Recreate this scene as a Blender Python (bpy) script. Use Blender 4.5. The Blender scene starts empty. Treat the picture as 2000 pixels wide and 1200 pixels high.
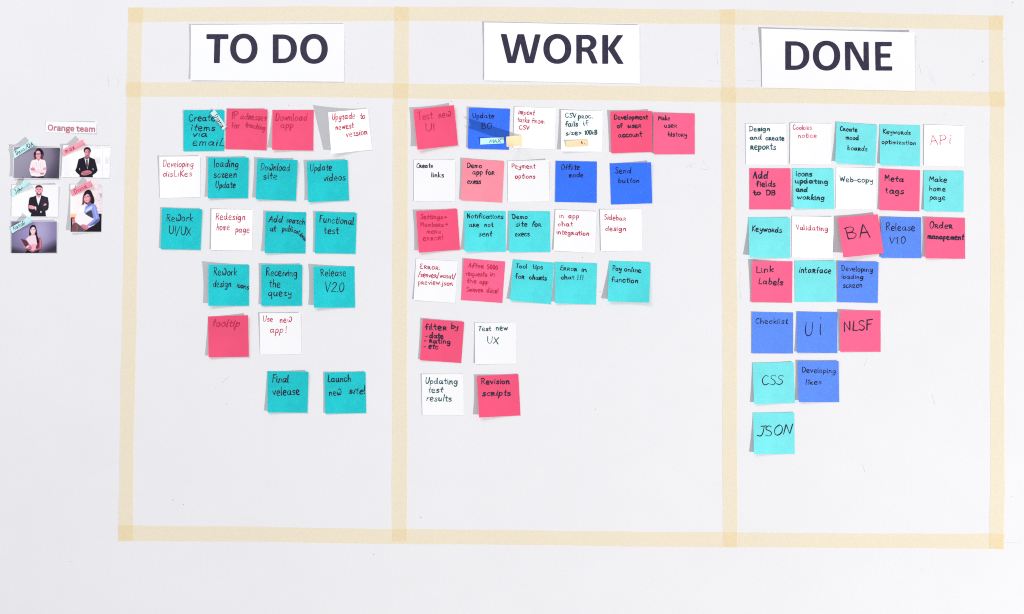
import bpy, math, random
import numpy as np
from mathutils import Vector
from mathutils.geometry import tessellate_polygon

# ------------------------------------------------------------------ camera, light, exposure
D = 3.0                         # metres from the lens to the wall; 1 photo pixel = 1 mm on the wall
sc = bpy.context.scene
C = sc.collection
cam_d = bpy.data.cameras.new('camera'); cam = bpy.data.objects.new('camera', cam_d); C.objects.link(cam)
cam_d.sensor_width = 36.0; cam_d.lens = 36.0 * D / 2.0
cam_d.clip_start = 0.05; cam_d.clip_end = 100
cam.location = (0, -D, 0); cam.rotation_euler = (math.radians(90), 0, 0)
sc.camera = cam

KEY = Vector((6.2, -4.5, -3.15))
def area(name, loc, target, sx, sy, power, col, shape='RECTANGLE'):
    l = bpy.data.lights.new(name, 'AREA'); l.shape = shape; l.size = sx
    if shape == 'RECTANGLE': l.size_y = sy
    l.energy = power; l.color = col
    o = bpy.data.objects.new(name, l); C.objects.link(o); o.location = loc
    o.rotation_euler = (Vector(target) - Vector(loc)).to_track_quat('-Z', 'Y').to_euler()
    return o
area('key_lamp', KEY, (0, 0, 0), 0.27, 0.27, 605, (1.0, 0.985, 0.965), 'DISK')
area('soft_lamp', (-1.7, -2.7, 2.2), (-1.1, 0, -0.25), 2.4, 1.2, 52, (0.955, 0.975, 1.0))
w = bpy.data.worlds.new('World'); sc.world = w; w.use_nodes = True
w.node_tree.nodes['Background'].inputs[0].default_value = (0.955, 0.965, 1.0, 1)
w.node_tree.nodes['Background'].inputs[1].default_value = 0.42
sc.view_settings.view_transform = 'Standard'; sc.view_settings.look = 'None'
sc.cycles.use_denoising = False; sc.cycles.pixel_filter_type = 'BLACKMAN_HARRIS'; sc.cycles.filter_width = 1.05
sc.view_settings.exposure = 0.0; sc.view_settings.gamma = 1.0

# ------------------------------------------------------------------ helpers
def s2l(c):
    out = []
    for v in c:
        v = v / 255.0
        out.append(v / 12.92 if v <= 0.04045 else ((v + 0.055) / 1.055) ** 2.4)
    return out
def P(px, py, h=0.0):
    """point h metres in front of the wall that is seen at photo pixel px, py"""
    k = 1.0 - h / D
    return Vector(((px - 1000.0) * 0.001 * k, -h, (600.0 - py) * 0.001 * k))
def lift_for(shadow_px, px):
    return shadow_px * 0.001 * 4.5 / (6.2 - (px - 1000) * 0.001)
def tag(o, label=None, cat=None, group=None, kind=None):
    if label: o['label'] = label
    if cat: o['category'] = cat
    if group: o['group'] = group
    if kind: o['kind'] = kind
def mesh_obj(name, verts, faces, mat, parent=None, smooth=False):
    me = bpy.data.meshes.new(name)
    me.from_pydata([tuple(v) for v in verts], [], faces)
    me.materials.append(mat)
    if smooth:
        me.polygons.foreach_set('use_smooth', [True] * len(me.polygons))
    me.update()
    o = bpy.data.objects.new(name, me); C.objects.link(o)
    if parent: o.parent = parent
    return o

# ------------------------------------------------------------------ materials
def nodes_mat(name):
    m = bpy.data.materials.new(name); m.use_nodes = True
    nt = m.node_tree; b = nt.nodes['Principled BSDF']
    return m, nt, b
def paper_mat(name, rgb, mottle=0.10, scale=260, rough=0.75, bump=0.12, cloud=0.05, fibre=None):
    """rgb = base colour as linear reflectance"""
    m, nt, b = nodes_mat(name)
    N = nt.nodes.new; L = nt.links.new
    tc = N('ShaderNodeTexCoord')
    n1 = N('ShaderNodeTexNoise'); n1.inputs['Scale'].default_value = scale * 1.7; n1.inputs['Detail'].default_value = 5
    n1.inputs['Roughness'].default_value = 0.7
    n2 = N('ShaderNodeTexNoise'); n2.inputs['Scale'].default_value = 22; n2.inputs['Detail'].default_value = 3
    L(tc.outputs['Object'], n1.inputs['Vector']); L(tc.outputs['Object'], n2.inputs['Vector'])
    info = N('ShaderNodeObjectInfo')
    def mr(src, lo, hi, a=0.3, z=0.7):
        r = N('ShaderNodeMapRange'); r.inputs[1].default_value = a; r.inputs[2].default_value = z
        r.inputs[3].default_value = lo; r.inputs[4].default_value = hi; L(src, r.inputs[0]); return r.outputs[0]
    v1 = mr(n1.outputs['Fac'], 1 - mottle, 1 + mottle); v2 = mr(n2.outputs['Fac'], 1 - cloud, 1 + cloud)
    v3 = mr(info.outputs['Random'], 0.97, 1.03, 0, 1)
    m1 = N('ShaderNodeMath'); m1.operation = 'MULTIPLY'; L(v1, m1.inputs[0]); L(v2, m1.inputs[1])
    m2 = N('ShaderNodeMath'); m2.operation = 'MULTIPLY'; L(m1.outputs[0], m2.inputs[0]); L(v3, m2.inputs[1])
    vm = N('ShaderNodeVectorMath'); vm.operation = 'SCALE'; vm.inputs[0].default_value = rgb
    L(m2.outputs[0], vm.inputs['Scale'])
    src = vm.outputs[0]
    if fibre:                                      # pale fibres in dyed paper
        mx = N('ShaderNodeMix'); mx.data_type = 'RGBA'
        L(mr(n1.outputs['Fac'], 0, fibre[3], 0.5, 0.75), mx.inputs[0]); L(src, mx.inputs[6])
        mx.inputs[7].default_value = (*fibre[:3], 1); src = mx.outputs[2]
    L(src, b.inputs['Base Color'])
    b.inputs['Roughness'].default_value = rough
    b.inputs['Specular IOR Level'].default_value = 0.18
    bp = N('ShaderNodeBump'); bp.inputs['Strength'].default_value = bump; bp.inputs['Distance'].default_value = 0.0004
    L(n1.outputs['Fac'], bp.inputs['Height']); L(bp.outputs[0], b.inputs['Normal'])
    return m
M = {}
M['teal'] = paper_mat('teal_paper', (0.010, 0.53, 0.575), 0.09, cloud=0.09, fibre=(0.10, 0.68, 0.72, 0.4))
M['turquoise'] = paper_mat('turquoise_paper', (0.075, 0.69, 0.73), 0.085, cloud=0.07, fibre=(0.22, 0.80, 0.82, 0.35))  # same teal paper, the stronger light mid-board put into its colour
M['aqua'] = paper_mat('aqua_paper', (0.18, 0.76, 0.79), 0.07, cloud=0.06, fibre=(0.34, 0.82, 0.83, 0.35))  # teal paper again, paler: the bright light of the right column is painted in
M['pink'] = paper_mat('pink_paper', (0.86, 0.088, 0.195), 0.035)
M['rose'] = paper_mat('rose_paper', (0.89, 0.125, 0.265), 0.035)  # copy of the pink paper, colour raised to carry the stronger light rightward
M['salmon'] = paper_mat('salmon_paper', (0.88, 0.27, 0.345), 0.035)
M['blue'] = paper_mat('blue_paper', (0.035, 0.165, 0.90), 0.09, fibre=(0.12, 0.28, 0.92, 0.4))
M['lightblue'] = paper_mat('light_blue_paper', (0.10, 0.25, 0.86), 0.09, fibre=(0.26, 0.40, 0.90, 0.4))  # copy of the blue paper with the right-hand brightness mixed into the colour
M['white'] = paper_mat('white_note_paper', (0.90, 0.90, 0.915), 0.012, bump=0.06, cloud=0.01)
M['sign'] = paper_mat('white_printer_paper', (0.90, 0.90, 0.92), 0.006, bump=0.04, cloud=0.008)
M['card'] = paper_mat('photo_card', (0.88, 0.88, 0.89), 0.005, rough=0.45, bump=0.01)
M['cyan_tape'] = paper_mat('cyan_paper_tape', (0.56, 0.86, 0.88), 0.03, bump=0.15)
M['ice_tape'] = paper_mat('ice_paper_tape', (0.64, 0.86, 0.88), 0.03, bump=0.15)
M['pink_tape'] = paper_mat('pink_paper_tape', (0.88, 0.36, 0.45), 0.05, bump=0.15)
M['rose_tape'] = paper_mat('rose_paper_tape', (0.90, 0.31, 0.42), 0.05, bump=0.15)
M['beige_tape'] = paper_mat('beige_paper_tape', (0.90, 0.68, 0.41), 0.03, bump=0.2)

def ink_mat(name, srgb, rough=0.55):
    m, nt, b = nodes_mat(name)
    N = nt.nodes.new; L = nt.links.new
    c = s2l(srgb)
    tc = N('ShaderNodeTexCoord'); n = N('ShaderNodeTexNoise'); n.inputs['Scale'].default_value = 180
    L(tc.outputs['Object'], n.inputs['Vector'])
    cr = N('ShaderNodeMapRange'); cr.inputs[1].default_value = .3; cr.inputs[2].default_value = .7
    cr.inputs[3].default_value = .8; cr.inputs[4].default_value = 1.3; L(n.outputs['Fac'], cr.inputs[0])
    vm = N('ShaderNodeVectorMath'); vm.operation = 'SCALE'; vm.inputs[0].default_value = c
    L(cr.outputs[0], vm.inputs['Scale']); L(vm.outputs[0], b.inputs['Base Color'])
    b.inputs['Roughness'].default_value = rough; b.inputs['Specular IOR Level'].default_value = 0.15
    return m
I = {}
I['black'] = ink_mat('black_marker', (42, 26, 52))
I['navy'] = ink_mat('dark_marker', (42, 44, 62))
I['red'] = ink_mat('red_marker', (190, 40, 80))
I['lightred'] = ink_mat('light_red_marker', (215, 65, 105))
I['darkred'] = ink_mat('red_marker_on_pink', (190, 45, 80))
I['green'] = ink_mat('green_marker', (28, 88, 92))
I['greenblack'] = ink_mat('green_black_marker', (32, 66, 72))
I['brown'] = ink_mat('brown_marker', (30, 12, 24))
I['tealpen'] = ink_mat('teal_pen', (60, 165, 175))
I['print'] = ink_mat('toner', (54, 48, 69), 0.5)
I['pinkprint'] = ink_mat('pink_toner', (236, 120, 146))
I['greyprint'] = ink_mat('grey_toner', (140, 104, 122))
I['faint'] = ink_mat('pencil_scuff', (208, 206, 211))
I['speck'] = ink_mat('dark_speck', (140, 136, 144))

# painted wall: faint roller relief and faint unevenness
def wall_mat():
    m, nt, b = nodes_mat('painted_wall')
    N = nt.nodes.new; L = nt.links.new
    tc = N('ShaderNodeTexCoord')
    a = N('ShaderNodeTexNoise'); a.inputs['Scale'].default_value = 2.6; a.inputs['Detail'].default_value = 4
    f = N('ShaderNodeTexNoise'); f.inputs['Scale'].default_value = 170; f.inputs['Detail'].default_value = 3
    s = N('ShaderNodeTexNoise'); s.inputs['Scale'].default_value = 14; s.inputs['Detail'].default_value = 6
    for n in (a, f, s): L(tc.outputs['Object'], n.inputs['Vector'])
    def mr(src, lo, hi, x=0.3, y=0.7):
        r = N('ShaderNodeMapRange'); r.inputs[1].default_value = x; r.inputs[2].default_value = y
        r.inputs[3].default_value = lo; r.inputs[4].default_value = hi; L(src, r.inputs[0]); return r.outputs[0]
    m1 = N('ShaderNodeMath'); m1.operation = 'MULTIPLY'; L(mr(a.outputs['Fac'], .988, 1.01), m1.inputs[0]); L(mr(s.outputs['Fac'], .992, 1.006), m1.inputs[1])
    m2 = N('ShaderNodeMath'); m2.operation = 'MULTIPLY'; L(m1.outputs[0], m2.inputs[0]); L(mr(f.outputs['Fac'], .99, 1.01), m2.inputs[1])
    vm = N('ShaderNodeVectorMath'); vm.operation = 'SCALE'; vm.inputs[0].default_value = (0.795, 0.793, 0.812)
    L(m2.outputs[0], vm.inputs['Scale']); L(vm.outputs[0], b.inputs['Base Color'])
    b.inputs['Roughness'].default_value = 0.7; b.inputs['Specular IOR Level'].default_value = 0.15
    bp = N('ShaderNodeBump'); bp.inputs['Strength'].default_value = 0.12; bp.inputs['Distance'].default_value = 0.0006
    L(f.outputs['Fac'], bp.inputs['Height']); L(bp.outputs[0], b.inputs['Normal'])
    return m
def tape_mat():
    m, nt, b = nodes_mat('masking_tape')
    N = nt.nodes.new; L = nt.links.new
    out = nt.nodes['Material Output']
    tc = N('ShaderNodeTexCoord'); n = N('ShaderNodeTexNoise'); n.inputs['Scale'].default_value = 120; n.inputs['Detail'].default_value = 5
    L(tc.outputs['Object'], n.inputs['Vector'])
    r = N('ShaderNodeMapRange'); r.inputs[1].default_value = .3; r.inputs[2].default_value = .7
    r.inputs[3].default_value = .985; r.inputs[4].default_value = 1.015; L(n.outputs['Fac'], r.inputs[0])
    vm = N('ShaderNodeVectorMath'); vm.operation = 'SCALE'; vm.inputs[0].default_value = (1.0, 0.83, 0.49)
    L(r.outputs[0], vm.inputs['Scale']); L(vm.outputs[0], b.inputs['Base Color'])
    b.inputs['Roughness'].default_value = 0.6; b.inputs['Specular IOR Level'].default_value = 0.2
    bp = N('ShaderNodeBump'); bp.inputs['Strength'].default_value = 0.2; bp.inputs['Distance'].default_value = 0.0004
    L(n.outputs['Fac'], bp.inputs['Height']); L(bp.outputs[0], b.inputs['Normal'])
    t = N('ShaderNodeBsdfTransparent'); t.inputs[0].default_value = (1, 1, 1, 1)
    mx = N('ShaderNodeMixShader'); mx.inputs[0].default_value = TAPE_ALPHA
    L(t.outputs[0], mx.inputs[1]); L(b.outputs[0], mx.inputs[2]); L(mx.outputs[0], out.inputs['Surface'])
    return m
TAPE_ALPHA = 0.36

# ------------------------------------------------------------------ the wall
random.seed(4)
wm = wall_mat()
wv = [(-3, 0, -2), (3, 0, -2), (3, 0, 2), (-3, 0, 2), (-3, .1, -2), (3, .1, -2), (3, .1, 2), (-3, .1, 2)]
wall = mesh_obj('wall', wv, [(0, 1, 2, 3), (5, 4, 7, 6), (4, 0, 3, 7), (1, 5, 6, 2), (3, 2, 6, 7), (4, 5, 1, 0)], wm)
tag(wall, kind='structure')

# ------------------------------------------------------------------ sheets of paper
def lerp2(q, u, v):
    (ax, ay), (bx, by), (cx, cy), (dx, dy) = q
    x = ax * (1 - u) * (1 - v) + bx * u * (1 - v) + cx * u * v + dx * (1 - u) * v
    y = ay * (1 - u) * (1 - v) + by * u * (1 - v) + cy * u * v + dy * (1 - u) * v
    return x, y
class Sheet:
    """a sheet seen with corners q (photo pixels, TL TR BR BL) whose corners stand off the wall"""
    def __init__(s, q, lifts=(0, 0, 0, 0), base=0.0004, power=1.6, under=None, raw=None, bulge=0.0):
        s.q = q; s.power = power; s.base = base; s.under = under; s.bulge = bulge
        s.l = raw if raw else [max(0.0, lift_for(l, q[i][0])) for i, l in enumerate(lifts)]
    def uv(s, x, y):
        u, v = 0.5, 0.5
        for _ in range(6):
            fx, fy = lerp2(s.q, u, v)
            e = 1e-3
            ax, ay = lerp2(s.q, u + e, v); bx, by = lerp2(s.q, u, v + e)
            a, b_, c, d = (ax - fx) / e, (bx - fx) / e, (ay - fy) / e, (by - fy) / e
            det = a * d - b_ * c; rx, ry = x - fx, y - fy
            u += (d * rx - b_ * ry) / det; v += (-c * rx + a * ry) / det
        return u, v
    def hgt(s, u, v, x=None, y=None):
        u = min(1, max(0, u)); v = min(1, max(0, v))
        pu, pv = s.power if isinstance(s.power, tuple) else (s.power, s.power)
        a0, a1, b0, b1 = (1 - u) ** pu, u ** pu, (1 - v) ** pv, v ** pv
        h = s.base + s.l[0] * a0 * b0 + s.l[1] * a1 * b0 + s.l[2] * a1 * b1 + s.l[3] * a0 * b1
        h += s.bulge * math.sin(math.pi * u) * math.sin(math.pi * v)
        if s.under is not None:
            if x is None: x, y = lerp2(s.q, u, v)
            uu, vv = s.under.uv(x, y)
            h += s.under.hgt(uu, vv)
        return h
    def at(s, x, y, dh=0.0):
        u, v = s.uv(x, y)
        u = min(.995, max(.005, u)); v = min(.995, max(.005, v))
        x, y = lerp2(s.q, u, v)
        return P(x, y, s.hgt(u, v) + dh)
    def build(s, name, mat, n=14, m=None, thick=0.00015, wob=0.0, seed=0, part_name='paper', plain=False):
        m = m or n
        rnd = random.Random(seed)
        vs = []; fs = []
        eu = [rnd.uniform(-wob, wob) for _ in range(n + 1)]; ed = [rnd.uniform(-wob, wob) for _ in range(n + 1)]
        el = [rnd.uniform(-wob, wob) for _ in range(m + 1)]; er = [rnd.uniform(-wob, wob) for _ in range(m + 1)]
        for side in (0, 1):
            for j in range(m + 1):
                for i in range(n + 1):
                    u, v = i / n, j / m
                    x, y = lerp2(s.q, u, v)
                    if j == 0: y += eu[i]
                    if j == m: y += ed[i]
                    if i == 0: x += el[j]
                    if i == n: x += er[j]
                    h = s.hgt(u, v)
                    vs.append(P(x, y, h - (thick if side else 0)))
        W = n + 1; K = W * (m + 1)
        for j in range(m):
            for i in range(n):
                a = j * W + i
                fs.append((a, a + W, a + W + 1, a + 1))
                fs.append((K + a, K + a + 1, K + a + W + 1, K + a + W))
        for i in range(n):
            fs.append((i, i + 1, K + i + 1, K + i)); a = m * W + i
            fs.append((a, K + a, K + a + 1, a + 1))
        for j in range(m):
            a = j * W; fs.append((a, K + a, K + a + W, a + W)); a += n
            fs.append((a, a + W, K + a + W, K + a))
        # object origin at the sheet's middle
        c = P(*lerp2(s.q, .5, .5), s.base)
        part = mesh_obj(part_name, [Vector(v) - c for v in vs], fs, mat, smooth=False)
        if plain:
            part.name = name; part.location = c; return part
        o = bpy.data.objects.new(name, None); C.objects.link(o); o.location = c; o.empty_display_size = .02
        part.parent = o
        return o

def child(name, verts, faces, mat, root):
    o = mesh_obj(name, [Vector(v) - root.location for v in verts], faces, mat)
    o.parent = root
    return o

# ------------------------------------------------------------------ handwriting
G = {}
def g(ch, adv, s): G[ch] = (adv, [[tuple([float(t) for t in p.rstrip('*').split(',')] + [p.endswith('*')]) for p in st.split()] for st in s.split('|')])
g('a', 6.2, '4.5,4.5 3,5.5 1,4.8 0.2,2.5 1.2,0.3 3,0.8 4.4,3.5|4.6,5.3 4.4,2 4.8,0.3 5.6,0.5')
g('b', 5.5, '0.5,10 0.6,5 0.6,0.5|0.6,3.8 2,5.5 4,5 4.4,2.5 3,0.2 0.6,0.6')
g('c', 5.1, '4.2,4.6 2.8,5.6 1,4.6 0.3,2.5 1.3,0.3 3,0.1 4.5,1.3')
g('d', 6.1, '4.3,4.5 2.8,5.5 0.9,4.6 0.3,2.3 1.3,0.3 3,0.6 4.3,3|4.9,10 4.6,5 4.6,1.5 5.3,0.2')
g('e', 5.3, '0.5,2.5 4.0,3.5 3.5,5.5 2.0,6.1 0.6,4.6 0.3,2.2 1.3,-0.1 3,-0.4 4.4,0.2')
g('f', 4.4, '4.2,8.8 3.3,10 2.1,9.2 1.8,6 1.7,0|0,5 3.8,5.4')
g('g', 5.8, '4.3,4.5 2.8,5.5 0.9,4.6 0.3,2.5 1.3,0.5 3,0.9 4.3,3|4.6,5.3 4.6,0 4,-3 2.2,-4 0.6,-3')
g('h', 5.4, '0.6,10 0.6,0|0.6,3.4 2.2,5.4 4,4.8 4.2,2 4.5,0')
g('i', 2.4, '0.8,5.4 0.8,1.5 1.4,0|0.9,7.8 1.05,7.2')
g('j', 3.2, '1.8,5.4 1.8,0 1.4,-3 0,-3.8|1.9,7.8 2.05,7.2')
g('k', 5.0, '0.6,10 0.6,0|4,5.5 0.8,2.8* 4.4,0')
g('l', 2.3, '0.7,10 0.5,4 0.8,0.2 1.4,0')
g('m', 7.3, '0.4,5.4 0.5,0|0.5,3.5 1.8,5.4 3,4.8 3.1,0|3.1,3.6 4.5,5.4 5.8,4.8 5.9,1.5 6.5,0')
g('n', 5.3, '0.5,5.4 0.6,0|0.6,3.4 2,5.4 3.6,5 3.9,2 4.4,0')
g('o', 5.3, '2.5,5.6 0.8,4.6 0.3,2.5 1.2,0.3 2.8,0 4.3,1.6 4.5,3.8 3.4,5.4 2.2,5.5')
g('p', 5.2, '0.6,5.4 0.6,0 0.4,-4|0.6,4 2.4,5.6 4.2,4.6 4.2,2 2.6,0.3 0.7,1')
g('q', 5.9, '4.3,4.5 2.8,5.5 0.9,4.6 0.3,2.5 1.3,0.5 3,0.9 4.3,3|4.5,5.3 4.4,0 4.3,-4 5.5,-2.2')
g('r', 4.1, '0.6,5.4 0.7,0|0.7,3.4 2,5.2 3.6,5.2')
g('\u0280', 5.2, '0.5,5.8 0.6,0|0.1,5.5 2.4,6 3.7,4.8 2.8,3.2 0.7,2.9* 2.2,2.4 4.6,0')
g('\u03c4', 4.6, '0.2,4.8 1.6,5.6 3.8,5.4 2.2,3.5 1.8,1.2 2.6,0 4.2,0.6')
g('s', 4.5, '3.8,5 2.6,5.7 0.9,4.9 1.2,3.4 3.2,2.5 3.7,1 2.2,-0.1 0.3,0.5')
g('t', 4.2, '2,8.8 1.8,3 2.2,0.4 3.4,0.3|0.3,5.7 3.7,5.9')
g('u', 5.8, '0.5,5.4 0.5,2 1.6,0.1 3.4,0.8 4.2,3|4.3,5.4 4.3,1.5 5,0.1')
g('v', 4.8, '0.3,5.4 2.2,0.1* 4.3,5.6')
g('w', 7.0, '0.3,5.4 1.6,0.2* 3.3,4.6* 4.7,0.2* 6.6,5.6')
g('x', 4.8, '0.4,5.3 4.2,0.1|4.1,5.4 0.3,0')
g('y', 5.2, '0.4,5.4 0.8,2.6 2.2,1.8 4,3.4|4.4,5.4 4.2,0 3.6,-3.2 1.8,-3.8 0.6,-3')
g('z', 4.8, '0.4,5.2 4,5.3* 0.4,0.2* 4.2,0.2')
g('\u03c9', 7.4, '0.6,5 0.4,2 1.6,0.2 3,1.4 3.2,3.6 3.4,1.2 4.8,0.2 6.4,2.6 6.6,6.6 5,8.6 3.2,7.6')
g('A', 6.2, '0.3,0 2.8,10* 5.4,0|1.2,3.6 4.8,3.8')
g('B', 6.2, '0.8,9.6 0.8,0|0.2,9.4 3.4,10 4.6,8 3.2,5.6 1,5.2* 4,5 5.2,2.6 3.6,0.2 0.8,0.1')
g('C', 5.8, '5,8.6 3.2,10 1.2,8 0.4,4.6 1.4,0.8 3.4,0 5.4,1.6')
g('D', 6.6, '0.9,9.6 0.9,0.2|0.2,9.4 3,10 5.4,7.6 5.6,3.6 3.8,0.6 0.8,0')
g('E', 5.4, '4.4,9.8 0.9,9.6* 0.8,0.2* 4.8,0.2|0.9,5.2 3.8,5.3')
g('\u03b5', 5.8, '4.8,9.4 2.6,9.8 1,8.2 3.2,5.6* 0.8,3.4 1,1 3,0 5,1')
g('F', 5.4, '0.9,9.6 0.8,0|0.6,9.6 5,10|0.9,5.4 4,5.6')
g('I', 1.9, '0.8,10 0.8,0')
g('J', 5.4, '1.6,9.8 5,10|3.8,9.8 3.8,2.4 2.4,0 0.3,0.8')
g('K', 5.6, '0.8,10 0.8,0|5,9.8 1,4.8* 5.4,0')
g('L', 5.0, '0.8,10 0.7,0.2* 4.8,0.2')
g('M', 7.2, '0.5,0 1,10* 3.4,3.5* 6,10* 6.4,0')
g('N', 6.3, '0.6,0 0.8,10* 4.8,0.2* 5.2,10')
g('O', 6.3, '3,10 0.9,8 0.3,4.6 1.4,0.8 3.2,0 5.3,2.4 5.6,6.4 4.4,9.4 2.6,10')
g('P', 5.5, '0.8,9.6 0.8,0|0.1,9.2 3.2,10 4.9,8 4.2,5.4 0.9,4.4')
g('Q', 6.6, '3,10 0.9,8 0.3,4.6 1.4,0.8 3.2,0 5.3,2.4 5.6,6.4 4.4,9.4 2.6,10|3.4,2.6 5.8,-0.8')
g('R', 6.0, '0.8,9.6 0.8,0|0.1,9.2 3.2,10 4.7,8.2 3.8,5.8 0.9,4.8* 2.4,4.4 5.4,0')
g('S', 5.6, '5,8.8 3.4,10 1.2,8.8 1.6,6.4 4,4.4 4.8,2 3,0 0.4,1')
g('T', 6.0, '0.2,9.6 5.8,10|3,9.8 2.9,0')
g('U', 6.0, '0.6,10 0.5,3.4 2,0.1 4,0.8 5,4 5.2,10')
g('V', 5.9, '0.4,10 2.8,0* 5.4,10')
g('W', 8.4, '0.3,10 2,0.2* 4,7.5* 5.8,0.2* 8,10')
g('X', 5.8, '0.4,10 5.2,0|5.2,10 0.3,0')
g('0', 5.2, '2.6,10 0.8,8 0.4,4.6 1.2,0.8 2.6,0 4.2,2.4 4.5,6.4 3.6,9.4 2.2,10')
g('1', 3.3, '0.2,6.8 2.4,10* 2.2,0')
g('2', 5.5, '0.5,8 2,10 4.2,8.8 3.8,6 0.5,0.3* 5,0.6')
g('5', 5.2, '4.6,9.8 1.2,9.6* 0.8,5.6* 3,6.2 4.6,3.6 3,0.3 0.4,0.8')
g('.', 2.0, '0.6,0.7 0.9,0.1')
g(',', 2.0, '0.9,0.7 0.5,-1')
g(':', 2.2, '0.7,5.2 0.9,4.6|0.7,0.9 0.9,0.3')
g('!', 2.2, '1.1,10 0.8,3|0.7,0.8 0.8,0.1')
g('/', 4.4, '0,-1.5 4,10.5')
g('>', 4.8, '0.4,5.5 4,3.2* 0.4,1')
g('\u2192', 6.8, '0.2,3 6,3.4|3.6,5.8 6.2,3.4* 3.8,1')
g('-', 4.2, '0.4,3 3.6,3.2')
g(' ', 3.2, '0,0')
# printed sans shapes for the team title (bold, drawn as an outline and a fill)
PG = dict(G)
def pg(ch, adv, s):
    g_old = G.get(ch); g(ch, adv, s); PG[ch] = G[ch]
    if g_old: G[ch] = g_old
    else: G.pop(ch)
pg('O', 8.0, '3.6,9.4 1.6,8.4 0.8,5 1.6,1.6 3.6,0.6 5.6,1.6 6.4,5 5.6,8.4 3.6,9.4')
pg('r', 4.4, '1,6.6* 1,0.4|1,4.6 2,6.2 3.6,6.4')
pg('a', 6.0, '1,6.1 3,6.7 4.4,5.4 4.4,0.4|4.4,3.7 2,3.5 0.8,2 1.8,0.5 3.4,0.8 4.4,2')
pg('n', 6.4, '1,6.6* 1,0.4|1,5 2.6,6.6 4.4,6.2 4.8,4 4.8,0.4')
pg('g', 6.0, '2.8,6.6 1,5.6 1.2,3.6 2.8,2.8 4.4,3.8 4.2,5.8 2.8,6.6|3.8,6.4 5.4,6.6|1.4,3 1,1.6 3.8,1 5,-0.4 4,-2.2 2,-2.6 0.6,-1.4 1.6,0.4')
pg('e', 6.0, '1,3.6* 5,3.6* 4.4,5.8 2.9,6.6 1.2,5.6 0.8,3.4 1.4,1.2 3,0.5 4.8,0.9')
pg('t', 4.6, '1.8,8.6* 1.8,2 2.6,0.6 4,0.7|0.4,6.3 4,6.3')
pg('m', 9.4, '1,6.6* 1,0.4|1,5 2.4,6.6 3.8,6.2 4.4,4.6 4.4,0.4|4.4,5 5.8,6.6 7.2,6.2 7.8,4.4 7.8,0.4')

def spline(pts, n=5):
    out = []
    if len(pts) == 2:
        return [(pts[0][0], pts[0][1]), ((pts[0][0] + pts[1][0]) / 2, (pts[0][1] + pts[1][1]) / 2), (pts[1][0], pts[1][1])]
    N = len(pts)
    for i in range(N - 1):
        p1, p2 = pts[i], pts[i + 1]
        p0 = p1 if (i == 0 or p1[2]) else pts[i - 1]
        p3 = p2 if (i + 2 >= N or p2[2]) else pts[i + 2]
        for k in range(n):
            t = k / n; t2 = t * t; t3 = t2 * t
            out.append(tuple(0.5 * (2 * p1[a] + (p2[a] - p0[a]) * t + (2 * p0[a] - 5 * p1[a] + 4 * p2[a] - p3[a]) * t2 + (3 * p1[a] - p0[a] - 3 * p2[a] + p3[a]) * t3) for a in (0, 1)))
    out.append((pts[-1][0], pts[-1][1]))
    return out

def ribbon(points, width, sheet, dh, verts, faces, rnd, vary=0.22, clampit=True):
    """flat pen stroke with round ends lying on the sheet; points in photo pixels"""
    n = len(points)
    if n < 2: return
    tot = 0; cum = [0]
    for i in range(1, n):
        tot += math.hypot(points[i][0] - points[i-1][0], points[i][1] - points[i-1][1]); cum.append(tot)
    if tot < 1e-6: return
    rows = []
    ph = rnd.uniform(0, 6.28); f = rnd.uniform(.08, .2)
    def push(px, py, tx, ty, w, hh):
        nx, ny = -ty, tx
        a = len(verts)
        for s in (-1, 1):
            q = sheet.at(px + nx * w * s / 2, py + ny * w * s / 2, hh) if sheet else P(px + nx * w * s / 2, py + ny * w * s / 2, hh)
            verts.append(q)
        rows.append(a)
    for i, (x, y) in enumerate(points):
        a = points[max(0, i - 1)]; b = points[min(n - 1, i + 1)]
        tx, ty = b[0] - a[0], b[1] - a[1]; L = math.hypot(tx, ty) or 1; tx /= L; ty /= L
        w = width * (1 + vary * math.sin(ph + cum[i] * f)) * (1 + rnd.uniform(-.05, .05))
        hh = dh + 0.00006 * cum[i] / max(tot, 1)
        if i == 0:
            push(x - tx * w * .45, y - ty * w * .45, tx, ty, w * .45, hh); push(x - tx * w * .25, y - ty * w * .25, tx, ty, w * .85, hh)
        push(x, y, tx, ty, w, hh)
        if i == n - 1:
            push(x + tx * w * .25, y + ty * w * .25, tx, ty, w * .85, hh); push(x + tx * w * .45, y + ty * w * .45, tx, ty, w * .4, hh)
    for a, b in zip(rows, rows[1:]):
        faces.append((a, b, b + 1, a + 1))

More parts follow.
